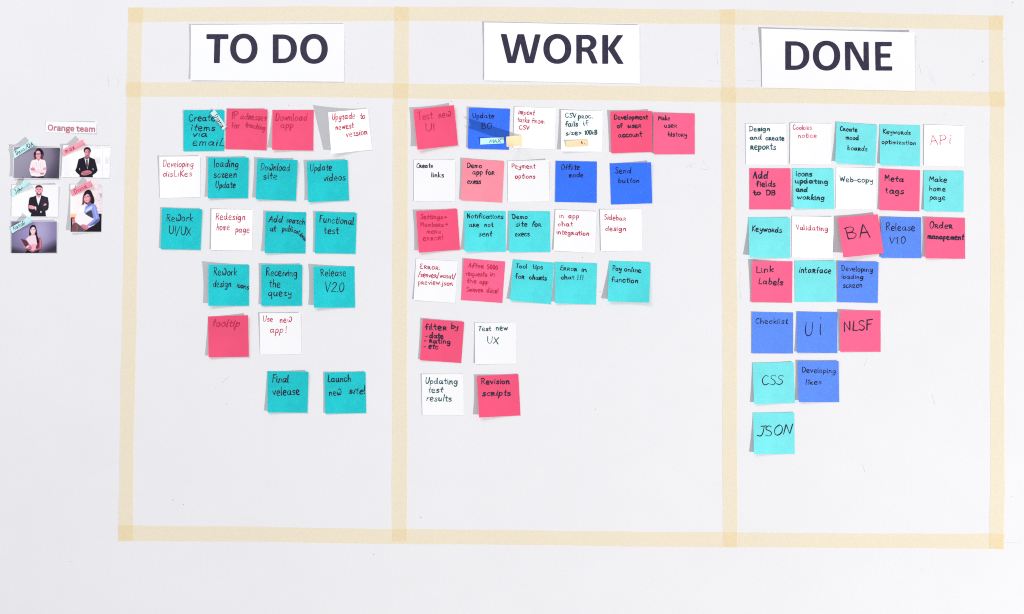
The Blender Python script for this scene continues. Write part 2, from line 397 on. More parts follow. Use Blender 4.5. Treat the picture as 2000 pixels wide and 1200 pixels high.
def word_strokes(text, x0, y0, x1, y1, H, rnd, glyphs=G, jit=1.0, slant=0.0):
    body = 0.83 if glyphs is G else 1.0         # letters stand apart from each other
    if glyphs is G and (text.isupper() or len(text) <= 2): body = 0.95
    slant += rnd.uniform(-.05, .07) * jit
    """strokes (photo pixels) of a word whose baseline runs x0,y0 -> x1,y1, ascender height H"""
    xs = 0; lay = []; prev = None
    for ch in text:
        adv, st = glyphs[ch]
        lay.append((xs, adv, st, ch.islower())); xs += adv
    last = text[-1]; vis = xs - 0.6
    ux, uy = (x1 - x0), (y1 - y0); L = math.hypot(ux, uy); ux /= L; uy /= L
    sx = L / max(vis, 0.5); sy = H / 10.0
    if len(text) == 1: sx = min(sx, sy * 1.1)
    out = []
    for (gx, adv, st, lower_case) in lay:
        dy = rnd.uniform(-.25, .25) * jit; rot = rnd.uniform(-.07, .07) * jit; k = 1 + rnd.uniform(-.07, .07) * jit; sl = slant + rnd.uniform(-.05, .05) * jit
        cx = adv / 2
        for s in st:
            if len(s) < 2: continue
            low = 0.95 if (glyphs is G and lower_case) else 1.0
            pts = spline([(p[0] + rnd.uniform(-.14, .14) * jit, (p[1] * low if p[1] < 6.2 else p[1]) + rnd.uniform(-.14, .14) * jit, p[2]) for p in s])
            q = []
            for (a, b) in pts:
                a2 = cx + (a - cx) * body * math.cos(rot) - b * math.sin(rot) + b * sl; b2 = (a - cx) * math.sin(rot) + b * math.cos(rot)
                X = (gx + a2) * sx; Y = (b2 * k + dy) * sy
                q.append((x0 + ux * X + uy * Y, y0 + uy * X - ux * Y))
            out.append(q)
    return out

PEN = 0.70
def write(root, sheet, lines, T, ink, wid, seed, name='handwritten_line', slant=0.0, glyphs=G, jit=1.0, dh=0.00012):
    """lines: list of lists of words (text,x0,y0,x1,y1,H) in zoomed coordinates, T=(ox,oy,scale)"""
    ox, oy, sc_ = T
    for li, line in enumerate(lines):
        rnd = random.Random(seed * 31 + li)
        vs, fs = [], []; k = 0
        for (t, x0, y0, x1, y1, H) in line:
            for st in word_strokes(t, ox + x0 / sc_, oy + y0 / sc_, ox + x1 / sc_, oy + y1 / sc_, H / sc_, rnd, glyphs, jit, slant):
                ribbon(st, wid * (PEN if jit else 1) * (1 + rnd.uniform(-.10, .12) * jit), sheet, dh + 0.00006 * (k % 5), vs, fs, rnd, vary=0.28 * jit); k += 1
        child(name, vs, fs, ink, root)

# ------------------------------------------------------------------ masking tape strips
TAPE = tape_mat()
def tape_strip(label, edge_a, edge_b, h, seed, steps=90):
    """edge_a / edge_b: the two long edges as polylines of photo pixels, same number of points"""
    rnd = random.Random(seed)
    def interp(e, t):
        s = t * (len(e) - 1); i = min(int(s), len(e) - 2); f = s - i
        return e[i][0] * (1 - f) + e[i + 1][0] * f, e[i][1] * (1 - f) + e[i + 1][1] * f
    vs, fs = [], []
    ph = [rnd.uniform(0, 6.28) for _ in range(4)]
    for i in range(steps + 1):
        t = i / steps
        a = interp(edge_a, t); b = interp(edge_b, t)
        wa = 0.5 * math.sin(t * 23 + ph[0]) + 0.25 * math.sin(t * 61 + ph[1]) + rnd.uniform(-.12, .12)
        wb = 0.5 * math.sin(t * 19 + ph[2]) + 0.25 * math.sin(t * 53 + ph[3]) + rnd.uniform(-.12, .12)
        dx, dy = b[0] - a[0], b[1] - a[1]; L = math.hypot(dx, dy); dx /= L; dy /= L
        ex, ey = -dy, dx
        for k in range(5):
            f = k / 4
            x = a[0] * (1 - f) + b[0] * f; y = a[1] * (1 - f) + b[1] * f
            if k == 0: x += dx * wa; y += dy * wa
            if k == 4: x += dx * wb; y += dy * wb
            if i in (0, steps): r = rnd.uniform(-.8, .8); x += ex * r; y += ey * r
            lift = 0.00012 * (1 if k in (0, 4) else 0) * (0.5 + 0.5 * math.sin(t * 37 + k + ph[1]))
            vs.append(P(x, y, h + lift))
    for i in range(steps):
        for k in range(4):
            a = i * 5 + k; fs.append((a, a + 1, a + 6, a + 5))
    o = mesh_obj('masking_tape', vs, fs, TAPE)
    c = sum((Vector(v) for v in vs), Vector()) / len(vs)
    for v in o.data.vertices: v.co -= c
    o.location = c
    tag(o, label, 'tape', 'masking tape strips framing the board')
    return o
tape_strip('cream masking tape running across the very top of the board, above the three title sheets',
    [(250, 15), (500, 13.6), (700, 13), (900, 13.3), (1120, 15.5), (1350, 18.6), (1500, 20.5), (1800, 27.4), (1960, 31.8)],
    [(250, 44.4), (500, 42.2), (700, 41.6), (900, 42), (1120, 44), (1350, 47.5), (1500, 49.5), (1800, 56.2), (1960, 60.2)], .0003, 1)
tape_strip('cream masking tape running across the board just below the three title sheets',
    [(246, 161), (500, 160.4), (700, 162.6), (900, 164.6), (1120, 167), (1350, 170), (1500, 172.6), (1800, 177.4), (1963.4, 179.9)],
    [(245, 189), (500, 189.4), (700, 191.8), (900, 193.9), (1120, 196.4), (1350, 199.3), (1500, 201.4), (1800, 206.5), (1963.4, 208.8)], .0003, 2)
tape_strip('cream masking tape running across the bottom of the board below every note',
    [(229.8, 1026), (500, 1029.8), (700, 1032.5), (900, 1035), (1120, 1037.4), (1370, 1039.8), (1500, 1041.3), (1880, 1043.1), (1963, 1043.4)],
    [(231.5, 1057), (500, 1059.2), (700, 1061.9), (900, 1064), (1120, 1066.6), (1370, 1069), (1500, 1070), (1880, 1072.4), (1961, 1073)], .0003, 3)
tape_strip('cream masking tape standing as the left border of the board, beside the team photos',
    [(250.5, 14.5), (248.3, 160), (246.7, 250), (241.3, 480), (236.8, 720), (232.7, 950), (231.5, 1058.5)],
    [(279.4, 14.2), (276.5, 160), (274.4, 250), (269.2, 480), (264.8, 720), (260.4, 950), (259.6, 1057)], .0006, 4)
tape_strip('cream masking tape dividing the TO DO column from the WORK column',
    [(771.5, 13), (768.5, 164), (767.7, 230), (766.8, 480), (766.2, 720), (765.9, 950), (765.9, 1058)],
    [(799.7, 14), (798.2, 164), (797.4, 230), (796.6, 480), (796, 720), (795.4, 950), (795.4, 1058)], .0006, 5)
tape_strip('cream masking tape dividing the WORK column from the DONE column',
    [(1406.9, 19), (1408.4, 170), (1409.4, 230), (1410.4, 480), (1411.3, 720), (1412, 950), (1412, 1070)],
    [(1436.2, 19), (1438, 170), (1438.7, 230), (1439.4, 480), (1440.2, 720), (1440.9, 950), (1440, 1070)], .0006, 6)
tape_strip('cream masking tape standing as the right border of the board, beyond the DONE notes',
    [(1932.3, 31), (1933.6, 180), (1934.2, 230), (1934.4, 480), (1934.6, 720), (1934.6, 950), (1932.6, 1073)],
    [(1959.7, 31), (1961.6, 180), (1962.6, 230), (1962.8, 480), (1962.8, 720), (1962.7, 950), (1960.6, 1074)], .0006, 7)

# ------------------------------------------------------------------ title sheets with printed words
def full(T, pts): return [(T[0] + x / T[2], T[1] + y / T[2]) for x, y in pts]
def rounded(pts, r):
    out = []; n = len(pts)
    for i in range(n):
        p0, p1, p2 = Vector(pts[i - 1]), Vector(pts[i]), Vector(pts[(i + 1) % n])
        a = p0 - p1; b = p2 - p1; la, lb = a.length, b.length
        ang = a.angle(b) if la and lb else math.pi
        if ang > 2.9: out.append(tuple(p1)); continue
        rr = min(r, la * .4, lb * .4)
        s = p1 + a.normalized() * rr; e = p1 + b.normalized() * rr
        for k in range(5):
            t = k / 4; q = s * (1 - t) ** 2 + p1 * 2 * t * (1 - t) + e * t * t
            out.append((q.x, q.y))
    return out
def ell(cx, cy, rx, ry, e=2.15, n=64, a0=0, a1=2 * math.pi, closed=True):
    out = []
    for i in range(n if closed else n + 1):
        a = a0 + (a1 - a0) * i / n
        c, s = math.cos(a), math.sin(a)
        out.append((cx + rx * math.copysign(abs(c) ** (2 / e), c), cy + ry * math.copysign(abs(s) ** (2 / e), s)))
    return out
def dee(l, t, r, b, ri=0):
    cy = (t + b) / 2; fl = l + (r - l) * 0.36
    pts = [(l, b), (l, t)]
    if ri: pts = rounded([(l + 30, b), (l, b), (l, t), (l + 30, t)], ri)[5:-5] if False else pts
    arc = ell(fl, cy, r - fl, (b - t) / 2, 2.25, 30, -math.pi / 2, math.pi / 2, False)
    return pts + arc
def letter(root, sheet, T, outer, holes=()):
    loops = [[Vector((x, y, 0)) for x, y in outer]] + [[Vector((x, y, 0)) for x, y in h] for h in holes]
    tris = tessellate_polygon(loops)
    flat = [p for l in loops for p in l]
    vs = [sheet.at(T[0] + p.x / T[2], T[1] + p.y / T[2], 0.00025) for p in flat]
    fs = []
    for t in tris:
        a, b, c = (vs[i] for i in t)
        nrm = (b - a).cross(c - a)
        fs.append(tuple(t) if nrm.y < 0 else (t[0], t[2], t[1]))
    child('printed_letter', vs, fs, I['print'], root)
RC = 11
def arcpts(cx, cy, rx, ry, a0, a1, n=16):
    return [(cx + rx * math.cos(math.radians(a0 + (a1 - a0) * i / n)), cy + ry * math.sin(math.radians(a0 + (a1 - a0) * i / n))) for i in range(n + 1)]

S1 = (360, 30, 6.0606); S2 = (930, 30, 6.0606); S3 = (1470, 40, 6.0606)
def sign(T, q, lifts, label, seed):
    sh = Sheet(full(T, q), lifts, base=0.0012, power=2.2)
    o = sh.build('title_sheet', M['sign'], 24, 10, wob=0.12, seed=seed)
    tag(o, label, 'paper sign', 'printed column titles')
    return sh, o
sh, o = sign(S1, [(78, 115), (1897, 102), (1890, 788), (73, 770)], (3, 1, 2, 3), 'white paper sheet with TO DO printed in big dark letters, first column title', 1)
letter(o, sh, S1, rounded([(262, 225), (522, 225), (522, 283), (426, 283), (419, 568), (350, 567), (357, 283), (262, 283)], RC))
letter(o, sh, S1, ell(705, 396, 162, 177), [ell(705, 396, 91, 122)])
letter(o, sh, S1, dee(1048, 228, 1333, 568), [dee(1116, 281, 1262, 515)])
letter(o, sh, S1, ell(1535, 399, 163, 177), [ell(1536, 400, 89, 121)])
sh, o = sign(S2, [(95, 85), (1933, 118), (1937, 810), (95, 772)], (3, 2, 1, 1.5), 'white paper sheet with WORK printed in big dark letters, middle column title', 2)
letter(o, sh, S2, rounded([(290, 222), (361, 224), (423, 497), (490, 225), (567, 225), (633, 497), (698, 226), (765, 228), (680, 568), (583, 568), (525, 335), (467, 568), (373, 566)], RC))
letter(o, sh, S2, ell(961, 399, 165, 177), [ell(961, 400, 91, 122)])
Rout = rounded([(1186, 400), (1185, 233), (1240, 233)], RC)[3:-3] + [(1320, 233)] + arcpts(1320, 326, 105, 93, -88, 48) + [(1357, 413), (1382, 440), (1398, 474)] + rounded([(1398, 474), (1441, 573), (1370, 573), (1335, 490)], RC)[5:15] + [(1335, 490), (1318, 450), (1298, 435), (1252, 431)] + rounded([(1252, 431), (1252, 573), (1185, 573), (1186, 400)], RC)[5:15]
letter(o, sh, S2, Rout, [[(1253, 381), (1253, 284), (1300, 284)] + arcpts(1303, 332, 50, 48, -85, 85) + [(1300, 381)]])
letter(o, sh, S2, rounded([(1493, 234), (1563, 234), (1563, 388), (1670, 236), (1743, 237), (1635, 390), (1748, 577), (1674, 577), (1563, 405), (1563, 576), (1493, 576)], RC))
sh, o = sign(S3, [(103, 97), (1915, 143), (1925, 837), (112, 797)], (4.6, 7.4, 1, 0.5), 'white paper sheet with DONE printed in big dark letters, last column title', 3)
letter(o, sh, S3, dee(387, 249, 672, 588), [dee(456, 300, 600, 536)])
letter(o, sh, S3, ell(875, 419, 162, 177), [ell(875, 419, 90, 122)])
letter(o, sh, S3, rounded([(1092, 255), (1185, 255), (1313, 495), (1313, 255), (1373, 255), (1378, 593), (1300, 592), (1157, 330), (1159, 592), (1097, 592)], RC))
letter(o, sh, S3, rounded([(1450, 256), (1648, 256), (1648, 307), (1515, 307), (1515, 393), (1630, 393), (1630, 443), (1516, 443), (1518, 545), (1653, 545), (1653, 596), (1455, 596)], RC))

# ------------------------------------------------------------------ sticky notes
R2 = (340, 190, 5.0); R3 = (290, 290, 4.4444); R4 = (380, 500, 5.4556); R5 = (380, 600, 5.4556)
W1 = (790, 190, 5.7133); W2 = (1070, 190, 5.7156); W3 = (790, 400, 5.7133); W4 = (1070, 400, 5.7136); W5 = (790, 600, 5.2167)
D1 = (1440, 230, 6.3167); D2 = (1670, 230, 6.3167); D3 = (1440, 410, 6.0); D4 = (1620, 410, 6.0); D5 = (1440, 600, 6.0); D6 = (1440, 690, 5.7133)
SHEETS = {}
COLN = {'teal': 'teal', 'turquoise': 'turquoise', 'aqua': 'pale aqua', 'pink': 'pink', 'rose': 'bright pink', 'salmon': 'salmon pink', 'blue': 'deep blue', 'lightblue': 'light blue', 'white': 'white'}
INKN = {'black': 'black', 'navy': 'dark', 'red': 'red', 'lightred': 'light red', 'darkred': 'dark red', 'green': 'green', 'greenblack': 'dark green', 'brown': 'brown'}
cnt = [0]
def note(key, T, col, ink, q, lifts, lines, group, wid=2.1, base=0.0004, words=None, slant=0.0, power=(1.7, 1.3), where=''):
    cnt[0] += 1
    qq = full(T, q) if T else q
    sh = Sheet(qq, lifts, base=base, power=power)
    o = sh.build('sticky_note', M[col], 14, wob=0.10, seed=cnt[0] * 7)
    SHEETS[key] = sh
    text = ' '.join(w_[0] for l in lines for w_ in l)
    text = text.replace('\u0280', 'r').replace('\u03c4', 'r').replace('\u03c9', 'w').replace('\u03b5', 'E').replace('\u2192', '').replace(' !', '!').replace('  ', ' ')
    if words: text = words
    lab = f'{COLN[col]} sticky note reading {text} in {INKN[ink]} marker{where}'
    if len(lab.replace('/', ' ').replace('.', ' ').split()) > 15: lab = f'{COLN[col]} note reading {text}'
    tag(o, lab, 'sticky note', group)
    write(o, sh, lines, T, I[ink], wid, cnt[0], slant=slant)
    return o
GA = 'sticky notes in the to do column'; GB = 'sticky notes in the work column'; GC = 'sticky notes in the done column'
# --- to do
note('create', R2, 'teal', 'black', [(93,128),(491,127),(489,525),(93,530)], (2,3,2,1.5), [[('Create',140,235,402,230,66)],[('items',160,325,400,325,62)],[('via',175,388,325,385,60)],[('emaiL',172,470,485,478,72)]], GA, 2.5, slant=.12)
note('ip', R2, 'pink', 'darkred', [(518,112),(913,120),(903,518),(502,508)], (1.5,6,3,2), [[('IP',560,213,625,205,70),('ad\u0280esses',643,215,900,228,60)],[('for',565,310,640,300,60),('tracking',690,290,888,325,55)]], GA, 2.2, words='IP adresses for tracking', slant=.12)
note('dlapp', R2, 'pink', 'darkred', [(962,126),(1364,125),(1358,523),(957,515)], (0.5,0.5,3,10), [[('Download',985,230,1300,228,72)],[('app',1035,300,1165,300,64)]], GA, 2.2, slant=.08)
note('upgrade', R2, 'white', 'red', [(1505,150),(1893,112),(1933,513),(1535,553)], (32,2,2,16), [[('Upg\u03c4ade',1540,225,1765,208,64),('to',1815,212,1865,208,60)],[('newest',1575,322,1755,300,60)],[('ve\u03c4sion',1678,392,1890,362,60)]], GA, 2.1, slant=.08, power=(1.9, 1.0))
note('dislikes', R3, 'white', 'red', [(93,72),(447,68),(447,425),(98,432)], (4,4,2,1), [[('Developing',123,160,390,162,56)],[('disLiKes',123,246,375,242,50)]], GA, 1.8, slant=.08)
note('loading', R2, 'teal', 'black', [(333,590),(730,590),(722,987),(331,990)], (5,6.5,3,7.5), [[('loading',388,683,630,683,72)],[('sc\u03c4een',385,785,612,785,68)],[('Update',400,890,600,885,64)]], GA, 2.3, slant=.08)
note('dlsite', R2, 'teal', 'black', [(813,600),(1208,614),(1190,1013),(797,998)], (7,9,3,8), [[('Do\u03c9nload',838,712,1130,722,70)],[('site',870,800,1008,800,66)]], GA, 2.1, slant=.08)
note('videos', R2, 'teal', 'black', [(1296,628),(1694,612),(1709,1010),(1310,1026)], (7,5,3,8), [[('Update',1325,725,1540,712,66)],[('videos',1455,825,1675,810,68)]], GA, 2.1, slant=.08)
note('rework', R3, 'teal', 'black', [(117,517),(467,528),(452,882),(105,875)], (4,5,3,4), [[('Re\u03c9ork',152,635,385,632,64)],[('UI/UX',175,742,368,757,70)]], GA, 2.1, slant=.05)
note('redesign', R3, 'white', 'red', [(547,528),(905,532),(898,888),(542,884)], (3,1,1.5,3), [[('Redesign',578,617,840,622,58)],[('home',587,710,705,708,58),('page',752,730,875,732,58)]], GA, 1.8, slant=.05)
note('search', R3, 'teal', 'black', [(1017,550),(1370,556),(1362,913),(1008,910)], (5,1,2,8), [[('Add',1038,640,1162,645,58),('sea\u03c4ch',1193,640,1355,665,52)],[('at',1052,720,1105,722,54),('publi',1158,718,1254,724,52),('cat',1258,728,1306,748,42),('ions',1308,752,1358,802,36)]], GA, 2.2, words='Add search at publications', slant=.08)
note('functional', R3, 'teal', 'black', [(1450,552),(1808,560),(1797,917),(1443,910)], (5,3,2,4), [[('Functional',1480,640,1780,662,62)],[('test',1520,740,1652,742,60)]], GA, 2.2, slant=.08)
note('icons', R4, 'teal', 'black', [(147,93),(582,95),(580,533),(147,533)], (14,2,2,12), [[('Re\u03c9ork',197,205,452,208,80)],[('design',193,330,390,330,74),('icons',442,330,574,360,58)]], GA, 2.2, slant=.06)
note('receiving', R4, 'teal', 'black', [(712,93),(1147,93),(1145,533),(711,533)], (6,5,2,6), [[('Receiving',757,208,1095,220,80)],[('the',790,335,915,335,80)],[('que\u03c4y',780,430,1035,425,76)]], GA, 2.3, slant=.06)
note('v20', R4, 'teal', 'black', [(1266,113),(1705,112),(1710,552),(1272,553)], (11,0.5,2,12), [[('Release',1340,215,1615,215,76)],[('V2.0',1380,388,1588,382,102)]], GA, 1.9, slant=.05)
note('tooltip', R4, 'pink', 'darkred', [(143,647),(570,633),(579,1075),(150,1083)], (0,8.5,5,8), [[('tooltip',178,750,475,755,80)]], GA, 2.6, slant=.15)
note('useapp', R4, 'white', 'red', [(692,610),(1130,608),(1138,1050),(700,1053)], (3,4,1,0.5), [[('Use',725,700,835,698,58),('ne\u03c9',905,712,1037,704,66)],[('app',800,820,942,822,76),('!',968,820,988,820,74)]], GA, 1.8, slant=.05)
note('final', R5, 'teal', 'black', [(777,685),(1215,688),(1203,1127),(777,1124)], (1,6.5,3,7.5), [[('Final',822,803,1000,803,80)],[('velease',830,942,1120,930,82)]], GA, 2.4, slant=.08)
note('launch', R5, 'teal', 'black', [(1385,697),(1822,690),(1829,1130),(1393,1138)], (3,2.5,2,4), [[('Launch',1415,800,1668,795,72)],[('ne\u03c9',1432,945,1570,935,74),('site',1643,918,1795,925,66),('!',1802,925,1822,925,88)]], GA, 2.4, slant=.08)
# --- work
note('testui', W1, 'pink', 'darkred', [(100,138),(553,90),(598,538),(145,587)], (8.5,10,4,14), [[('Test',150,255,315,240,85),('ne\u03c9',378,235,518,212,72)],[('UI',230,385,335,375,80)]], GB, 2.2, slant=.05)
note('update', W1, 'blue', 'black', [(720,117),(1178,131),(1164,588),(706,575)], (4.5,1,1,3.5), [[('Update',758,232,1002,236,54)],[('BO',858,354,970,354,62)]], GB, 2.0)
note('import', W1, 'white', 'red', [(1228,108),(1690,124),(1675,583),(1213,568)], (1.5,0.5,1,1.5), [[('impo\u0280t',1268,188,1450,205,58)],[('tasks',1255,275,1392,283,56),('f\u0280om',1420,290,1565,296,60)],[('CSV',1280,360,1390,362,44)]], GB, 1.8)
note('csv', W2, 'white', 'green', [(150,145),(612,155),(608,610),(148,605)], (4,0.5,1,8), [[('CSV',192,225,315,230,50),('p\u0280oc.',335,240,500,236,56)],[('fails',190,328,335,325,60),('if',395,318,460,314,56)],[('size>',198,425,380,418,54),('100kB',408,418,552,415,46)]], GB, 2.3)
note('devacc', W2, 'pink', 'navy', [(697,160),(1162,155),(1170,613),(708,626)], (6,7,2,4), [[('Development',738,250,1117,246,54)],[('of',775,345,835,342,52),('use\u0280',888,342,1043,340,56)],[('account',785,450,1052,442,60)]], GB, 2.7)
note('history', W2, 'rose', 'navy', [(1180,175),(1640,183),(1640,638),(1182,638)], (4,1,1,3), [[('Make',1228,257,1364,255,48)],[('use\u0280',1298,340,1445,340,54)],[('histo\u0280y',1338,438,1555,442,52)]], GB, 2.2)
note('links', W1, 'white', 'navy', [(103,702),(567,702),(563,1165),(104,1160)], (1,1.5,1,1), [[('C\u0280eate',130,787,320,787,50)],[('links',298,890,440,894,52)]], GB, 2.1)
note('demoapp', W1, 'salmon', 'navy', [(652,688),(1113,715),(1090,1177),(625,1150)], (5,1.5,1,3), [[('Demo',695,785,866,790,52)],[('app',755,862,874,862,58),('fo\u0280',900,862,1005,868,58)],[('exess',698,963,854,967,58)]], GB, 2.4)
note('payment', W1, 'white', 'red', [(1150,712),(1610,703),(1617,1165),(1155,1170)], (1,6,1,0.5), [[('Peyment',1193,793,1460,795,52)],[('options',1232,908,1458,910,56)]], GB, 2.0)
note('offlite', W2, 'blue', 'brown', [(88,712),(548,720),(545,1180),(82,1170)], (1,0.5,1,1), [[('Offlite',143,810,356,808,60)],[('mode',232,895,392,892,56)]], GB, 1.9)
note('send', W2, 'blue', 'brown', [(692,740),(1152,728),(1166,1185),(706,1200)], (0.5,7,2,0.5), [[('Send',745,850,930,850,62)],[('button',785,958,1022,955,54)]], GB, 1.9)
note('settings', W3, 'pink', 'darkred', [(130,75),(588,46),(619,503),(160,537)], (7,2,3,9), [[('Settings',175,160,427,160,52),('\u2192',440,155,497,152,44)],[('Membe\u0280s',175,245,438,245,50),('\u2192',455,235,522,232,44)],[('menu',243,322,405,320,52)],[('e\u0280\u0280o\u0280',205,402,412,394,60),('!',425,388,445,386,50)]], GB, 2.1)
note('notif', W3, 'turquoise', 'black', [(670,72),(1130,74),(1130,527),(670,523)], (1,1,1,8), [[('Notifications',695,152,1102,156,52)],[('a\u0280e',720,248,835,248,54),('not',890,248,992,246,50)],[('sent',827,352,975,352,58)]], GB, 2.2)
note('demosite', W3, 'turquoise', 'black', [(1165,74),(1625,76),(1627,530),(1165,527)], (2,1,1,5), [[('Demo',1200,157,1372,157,48)],[('site',1240,243,1372,243,54),('fo\u0280',1415,243,1527,243,54)],[('execs',1232,352,1397,352,58)]], GB, 2.2)
note('chat', W4, 'white', 'red', [(85,55),(548,78),(525,540),(63,512)], (1.5,2,1,3), [[('in',125,148,180,148,56),('app',228,150,347,152,58)],[('chat',110,240,282,242,50)],[('integ\u0280ation',97,328,460,346,52)]], GB, 2.0)
note('sidebar', W4, 'white', 'red', [(583,55),(1045,50),(1057,515),(592,520)], (2,0.5,1,1.5), [[('Sideba\u0280',622,166,872,180,56)],[('design',637,292,873,292,54)]], GB, 1.9)
note('error', W3, 'white', 'red', [(130,605),(595,633),(565,1098),(103,1065)], (0.5,0.5,1,3), [[('\u03b5\u0280\u0280o\u0280:',165,712,398,728,58)],[('/se\u0280ve\u0280/',150,803,385,818,56),('wasat/',390,814,568,828,56)],[('p\u0280eview',150,890,395,895,56),('.json',398,895,540,905,52)]], GB, 1.8)
note('after', W3, 'rose', 'darkred', [(662,603),(1124,636),(1092,1097),(632,1065)], (3,0.5,1,0.5), [[('Afte\u0280',705,700,885,712,54),('5000',922,716,1042,724,44)],[('requests',685,790,920,802,52),('in',950,796,1005,800,52)],[('the',693,872,805,876,50),('app',835,880,934,886,52)],[('Se\u0280ve\u0280',690,970,880,978,52),('dies',915,980,1028,988,58),('!',1036,990,1052,992,56)]], GB, 2.2)
note('tooltips', W3, 'turquoise', 'black', [(1213,610),(1672,650),(1634,1112),(1178,1070)], (0.5,1,1,7), [[('Tool',1235,705,1368,712,48),('tips',1428,714,1543,722,52)],[('fo\u0280',1235,824,1337,830,56),('cha\u0280ts',1390,830,1587,844,52)]], GB, 2.3)
note('errchat', W4, 'turquoise', 'black', [(83,640),(550,655),(537,1117),(77,1100)], (1,1,1,6.5), [[('E\u0280\u0280o\u0280',132,728,328,742,52),('in',372,748,434,752,54)],[('chat',145,832,298,834,50),('!!!',325,836,397,838,50)]], GB, 2.2)
note('pay', W4, 'turquoise', 'black', [(687,627),(1146,645),(1131,1095),(667,1080)], (0.5,2,12,12), [[('Pay',718,735,822,742,56),('online',850,742,1042,758,52)],[('function',705,858,1008,876,56)]], GB, 2.3)
note('filter', W5, 'pink', 'navy', [(187,122),(608,150),(578,571),(158,542)], (5,3,1,4), [[('filte\u0280',207,230,433,236,62),('by',475,222,545,224,56)],[('-',213,312,236,312,50),('date',252,314,400,320,52)],[('-',200,360,220,360,45),('\u0280ating',250,364,470,376,50)],[('-',197,420,220,420,46),('etc',240,422,344,430,54)]], GB, 2.9)
note('testux', W5, 'white', 'green', [(715,160),(1137,155),(1142,578),(720,582)], (1,0.5,1,3), [[('Test',745,240,884,242,46),('new',932,238,1055,236,56)],[('UX',838,370,955,374,66)]], GB, 2.2)
note('updating', W5, 'white', 'green', [(175,685),(600,682),(604,1103),(183,1105)], (2,0.5,1,1), [[('Updating',207,780,542,786,60)],[('test',235,870,392,870,58)],[('results',220,958,480,960,62)]], GB, 2.4)
note('revision', W5, 'pink', 'navy', [(738,703),(1160,684),(1182,1105),(760,1126)], (6,2,1,12), [[('Revision',777,785,1072,782,56)],[('sc\u0280ipts',790,905,1082,900,60)]], GB, 2.9)
# --- done
note('design', D1, 'white', 'green', [(103,75),(605,72),(615,585),(105,580)], (1,1.5,1,0.5), [[('Design',143,165,402,165,56)],[('and',157,272,300,270,56),('c\u0280eate',348,276,582,282,60)],[('\u0280epo\u0280ts',160,392,478,394,76)]], GC, 2.6)
note('cookies', D1, 'white', 'lightred', [(655,65),(1165,75),(1160,582),(650,575)], (1.5,0.5,1,1.5), [[('Cookies',683,148,920,148,56)],[('notice',748,250,980,248,60)]], GC, 1.8)
note('mood', D1, 'aqua', 'black', [(1225,55),(1725,90),(1703,595),(1208,555)], (2,2,1,6), [[('C\u0280eate',1265,160,1482,175,54)],[('mood',1335,270,1500,277,56)],[('boa\u0280ds',1358,398,1603,414,58)]], GC, 2.2)
note('optim', D2, 'aqua', 'black', [(303,83),(802,95),(800,602),(307,583)], (0.5,0.5,1,5), [[('Keywo\u0280ds',340,195,685,212,56)],[('optimization',328,320,752,337,52)]], GC, 2.0)
note('api', D2, 'white', 'lightred', [(853,85),(1347,102),(1345,605),(850,590)], (1.5,0.5,1,1), [[('AP',928,335,1120,328,110),('i',1158,325,1180,325,125)]], GC, 1.8, words='APi')
note('fields', D1, 'rose', 'navy', [(150,625),(657,628),(660,1133),(150,1133)], (0.5,1,1,0.5), [[('Add',185,752,380,752,86)],[('fields',232,848,472,850,66)],[('to',197,955,288,952,62),('DB',355,955,470,957,60)]], GC, 3.1)
note('iconsw', D1, 'aqua', 'greenblack', [(680,628),(1187,628),(1197,1128),(697,1122)], (1,1,1,5), [[('icons',718,722,922,724,68)],[('updating',708,808,1124,816,58)],[('and',720,912,866,916,58)],[('wo\u0280king',733,1005,1077,1017,60)]], GC, 3.0)
note('webcopy', D1, 'white', 'green', [(1222,612),(1711,622),(1713,1135),(1212,1125)], (0.5,1.5,1,0.5), [[('Web-copy',1258,788,1675,802,64)]], GC, 2.4)
note('meta', D2, 'rose', 'navy', [(303,630),(803,652),(793,1157),(298,1140)], (1.5,1,1,3), [[('Meta',358,778,600,792,70)],[('tags',370,932,602,942,76)]], GC, 3.1)
note('homepage', D2, 'aqua', 'black', [(848,655),(1340,660),(1338,1165),(848,1150)], (1,1.5,1,4), [[('Make',905,784,1132,798,62)],[('home',910,903,1117,908,62)],[('page',918,1010,1115,1014,64)]], GC, 2.2)
note('keywords', D3, 'aqua', 'black', [(130,87),(615,93),(621,567),(143,560)], (0.3,3,1,11), [[('Keywo\u0280ds',168,250,522,268,64)]], GC, 2.5, where=' alone on its note')
note('validating', D3, 'white', 'red', [(643,75),(1125,82),(1122,568),(637,560)], (1,3,1,0.5), [[('Validating',685,234,1064,248,58)]], GC, 1.9)
note('v10', D4, 'lightblue', 'brown', [(605,83),(1077,90),(1078,568),(603,563)], (2.5,0.5,1,2.5), [[('Release',655,240,1005,244,86)],[('V1.0',695,398,890,395,74)]], GC, 1.9)
note('ba', D4, 'rose', 'navy', [(97,93),(568,53),(638,510),(163,560)], (3,4,0.5,15), [[('BA',200,345,480,318,148)]], GC, 3.0, base=0.0032)
note('order', D4, 'rose', 'navy', [(1120,90),(1588,97),(1590,575),(1125,570)], (4,1,1,6), [[('O\u0280de\u0280',1168,215,1442,220,74)],[('manapement',1145,338,1574,352,64)]], GC, 3.1)
note('link', D3, 'rose', 'navy', [(175,600),(648,607),(641,1090),(163,1083)], (7,0.5,1,2), [[('Link',217,742,427,728,72)],[('Labels',243,868,532,884,70)]], GC, 3.1)
note('interface', D3, 'aqua', 'black', [(673,598),(1153,597),(1155,1080),(678,1080)], (0.5,2.5,1,0.5), [[('inta\u0280face',722,738,1100,742,70)]], GC, 2.4)
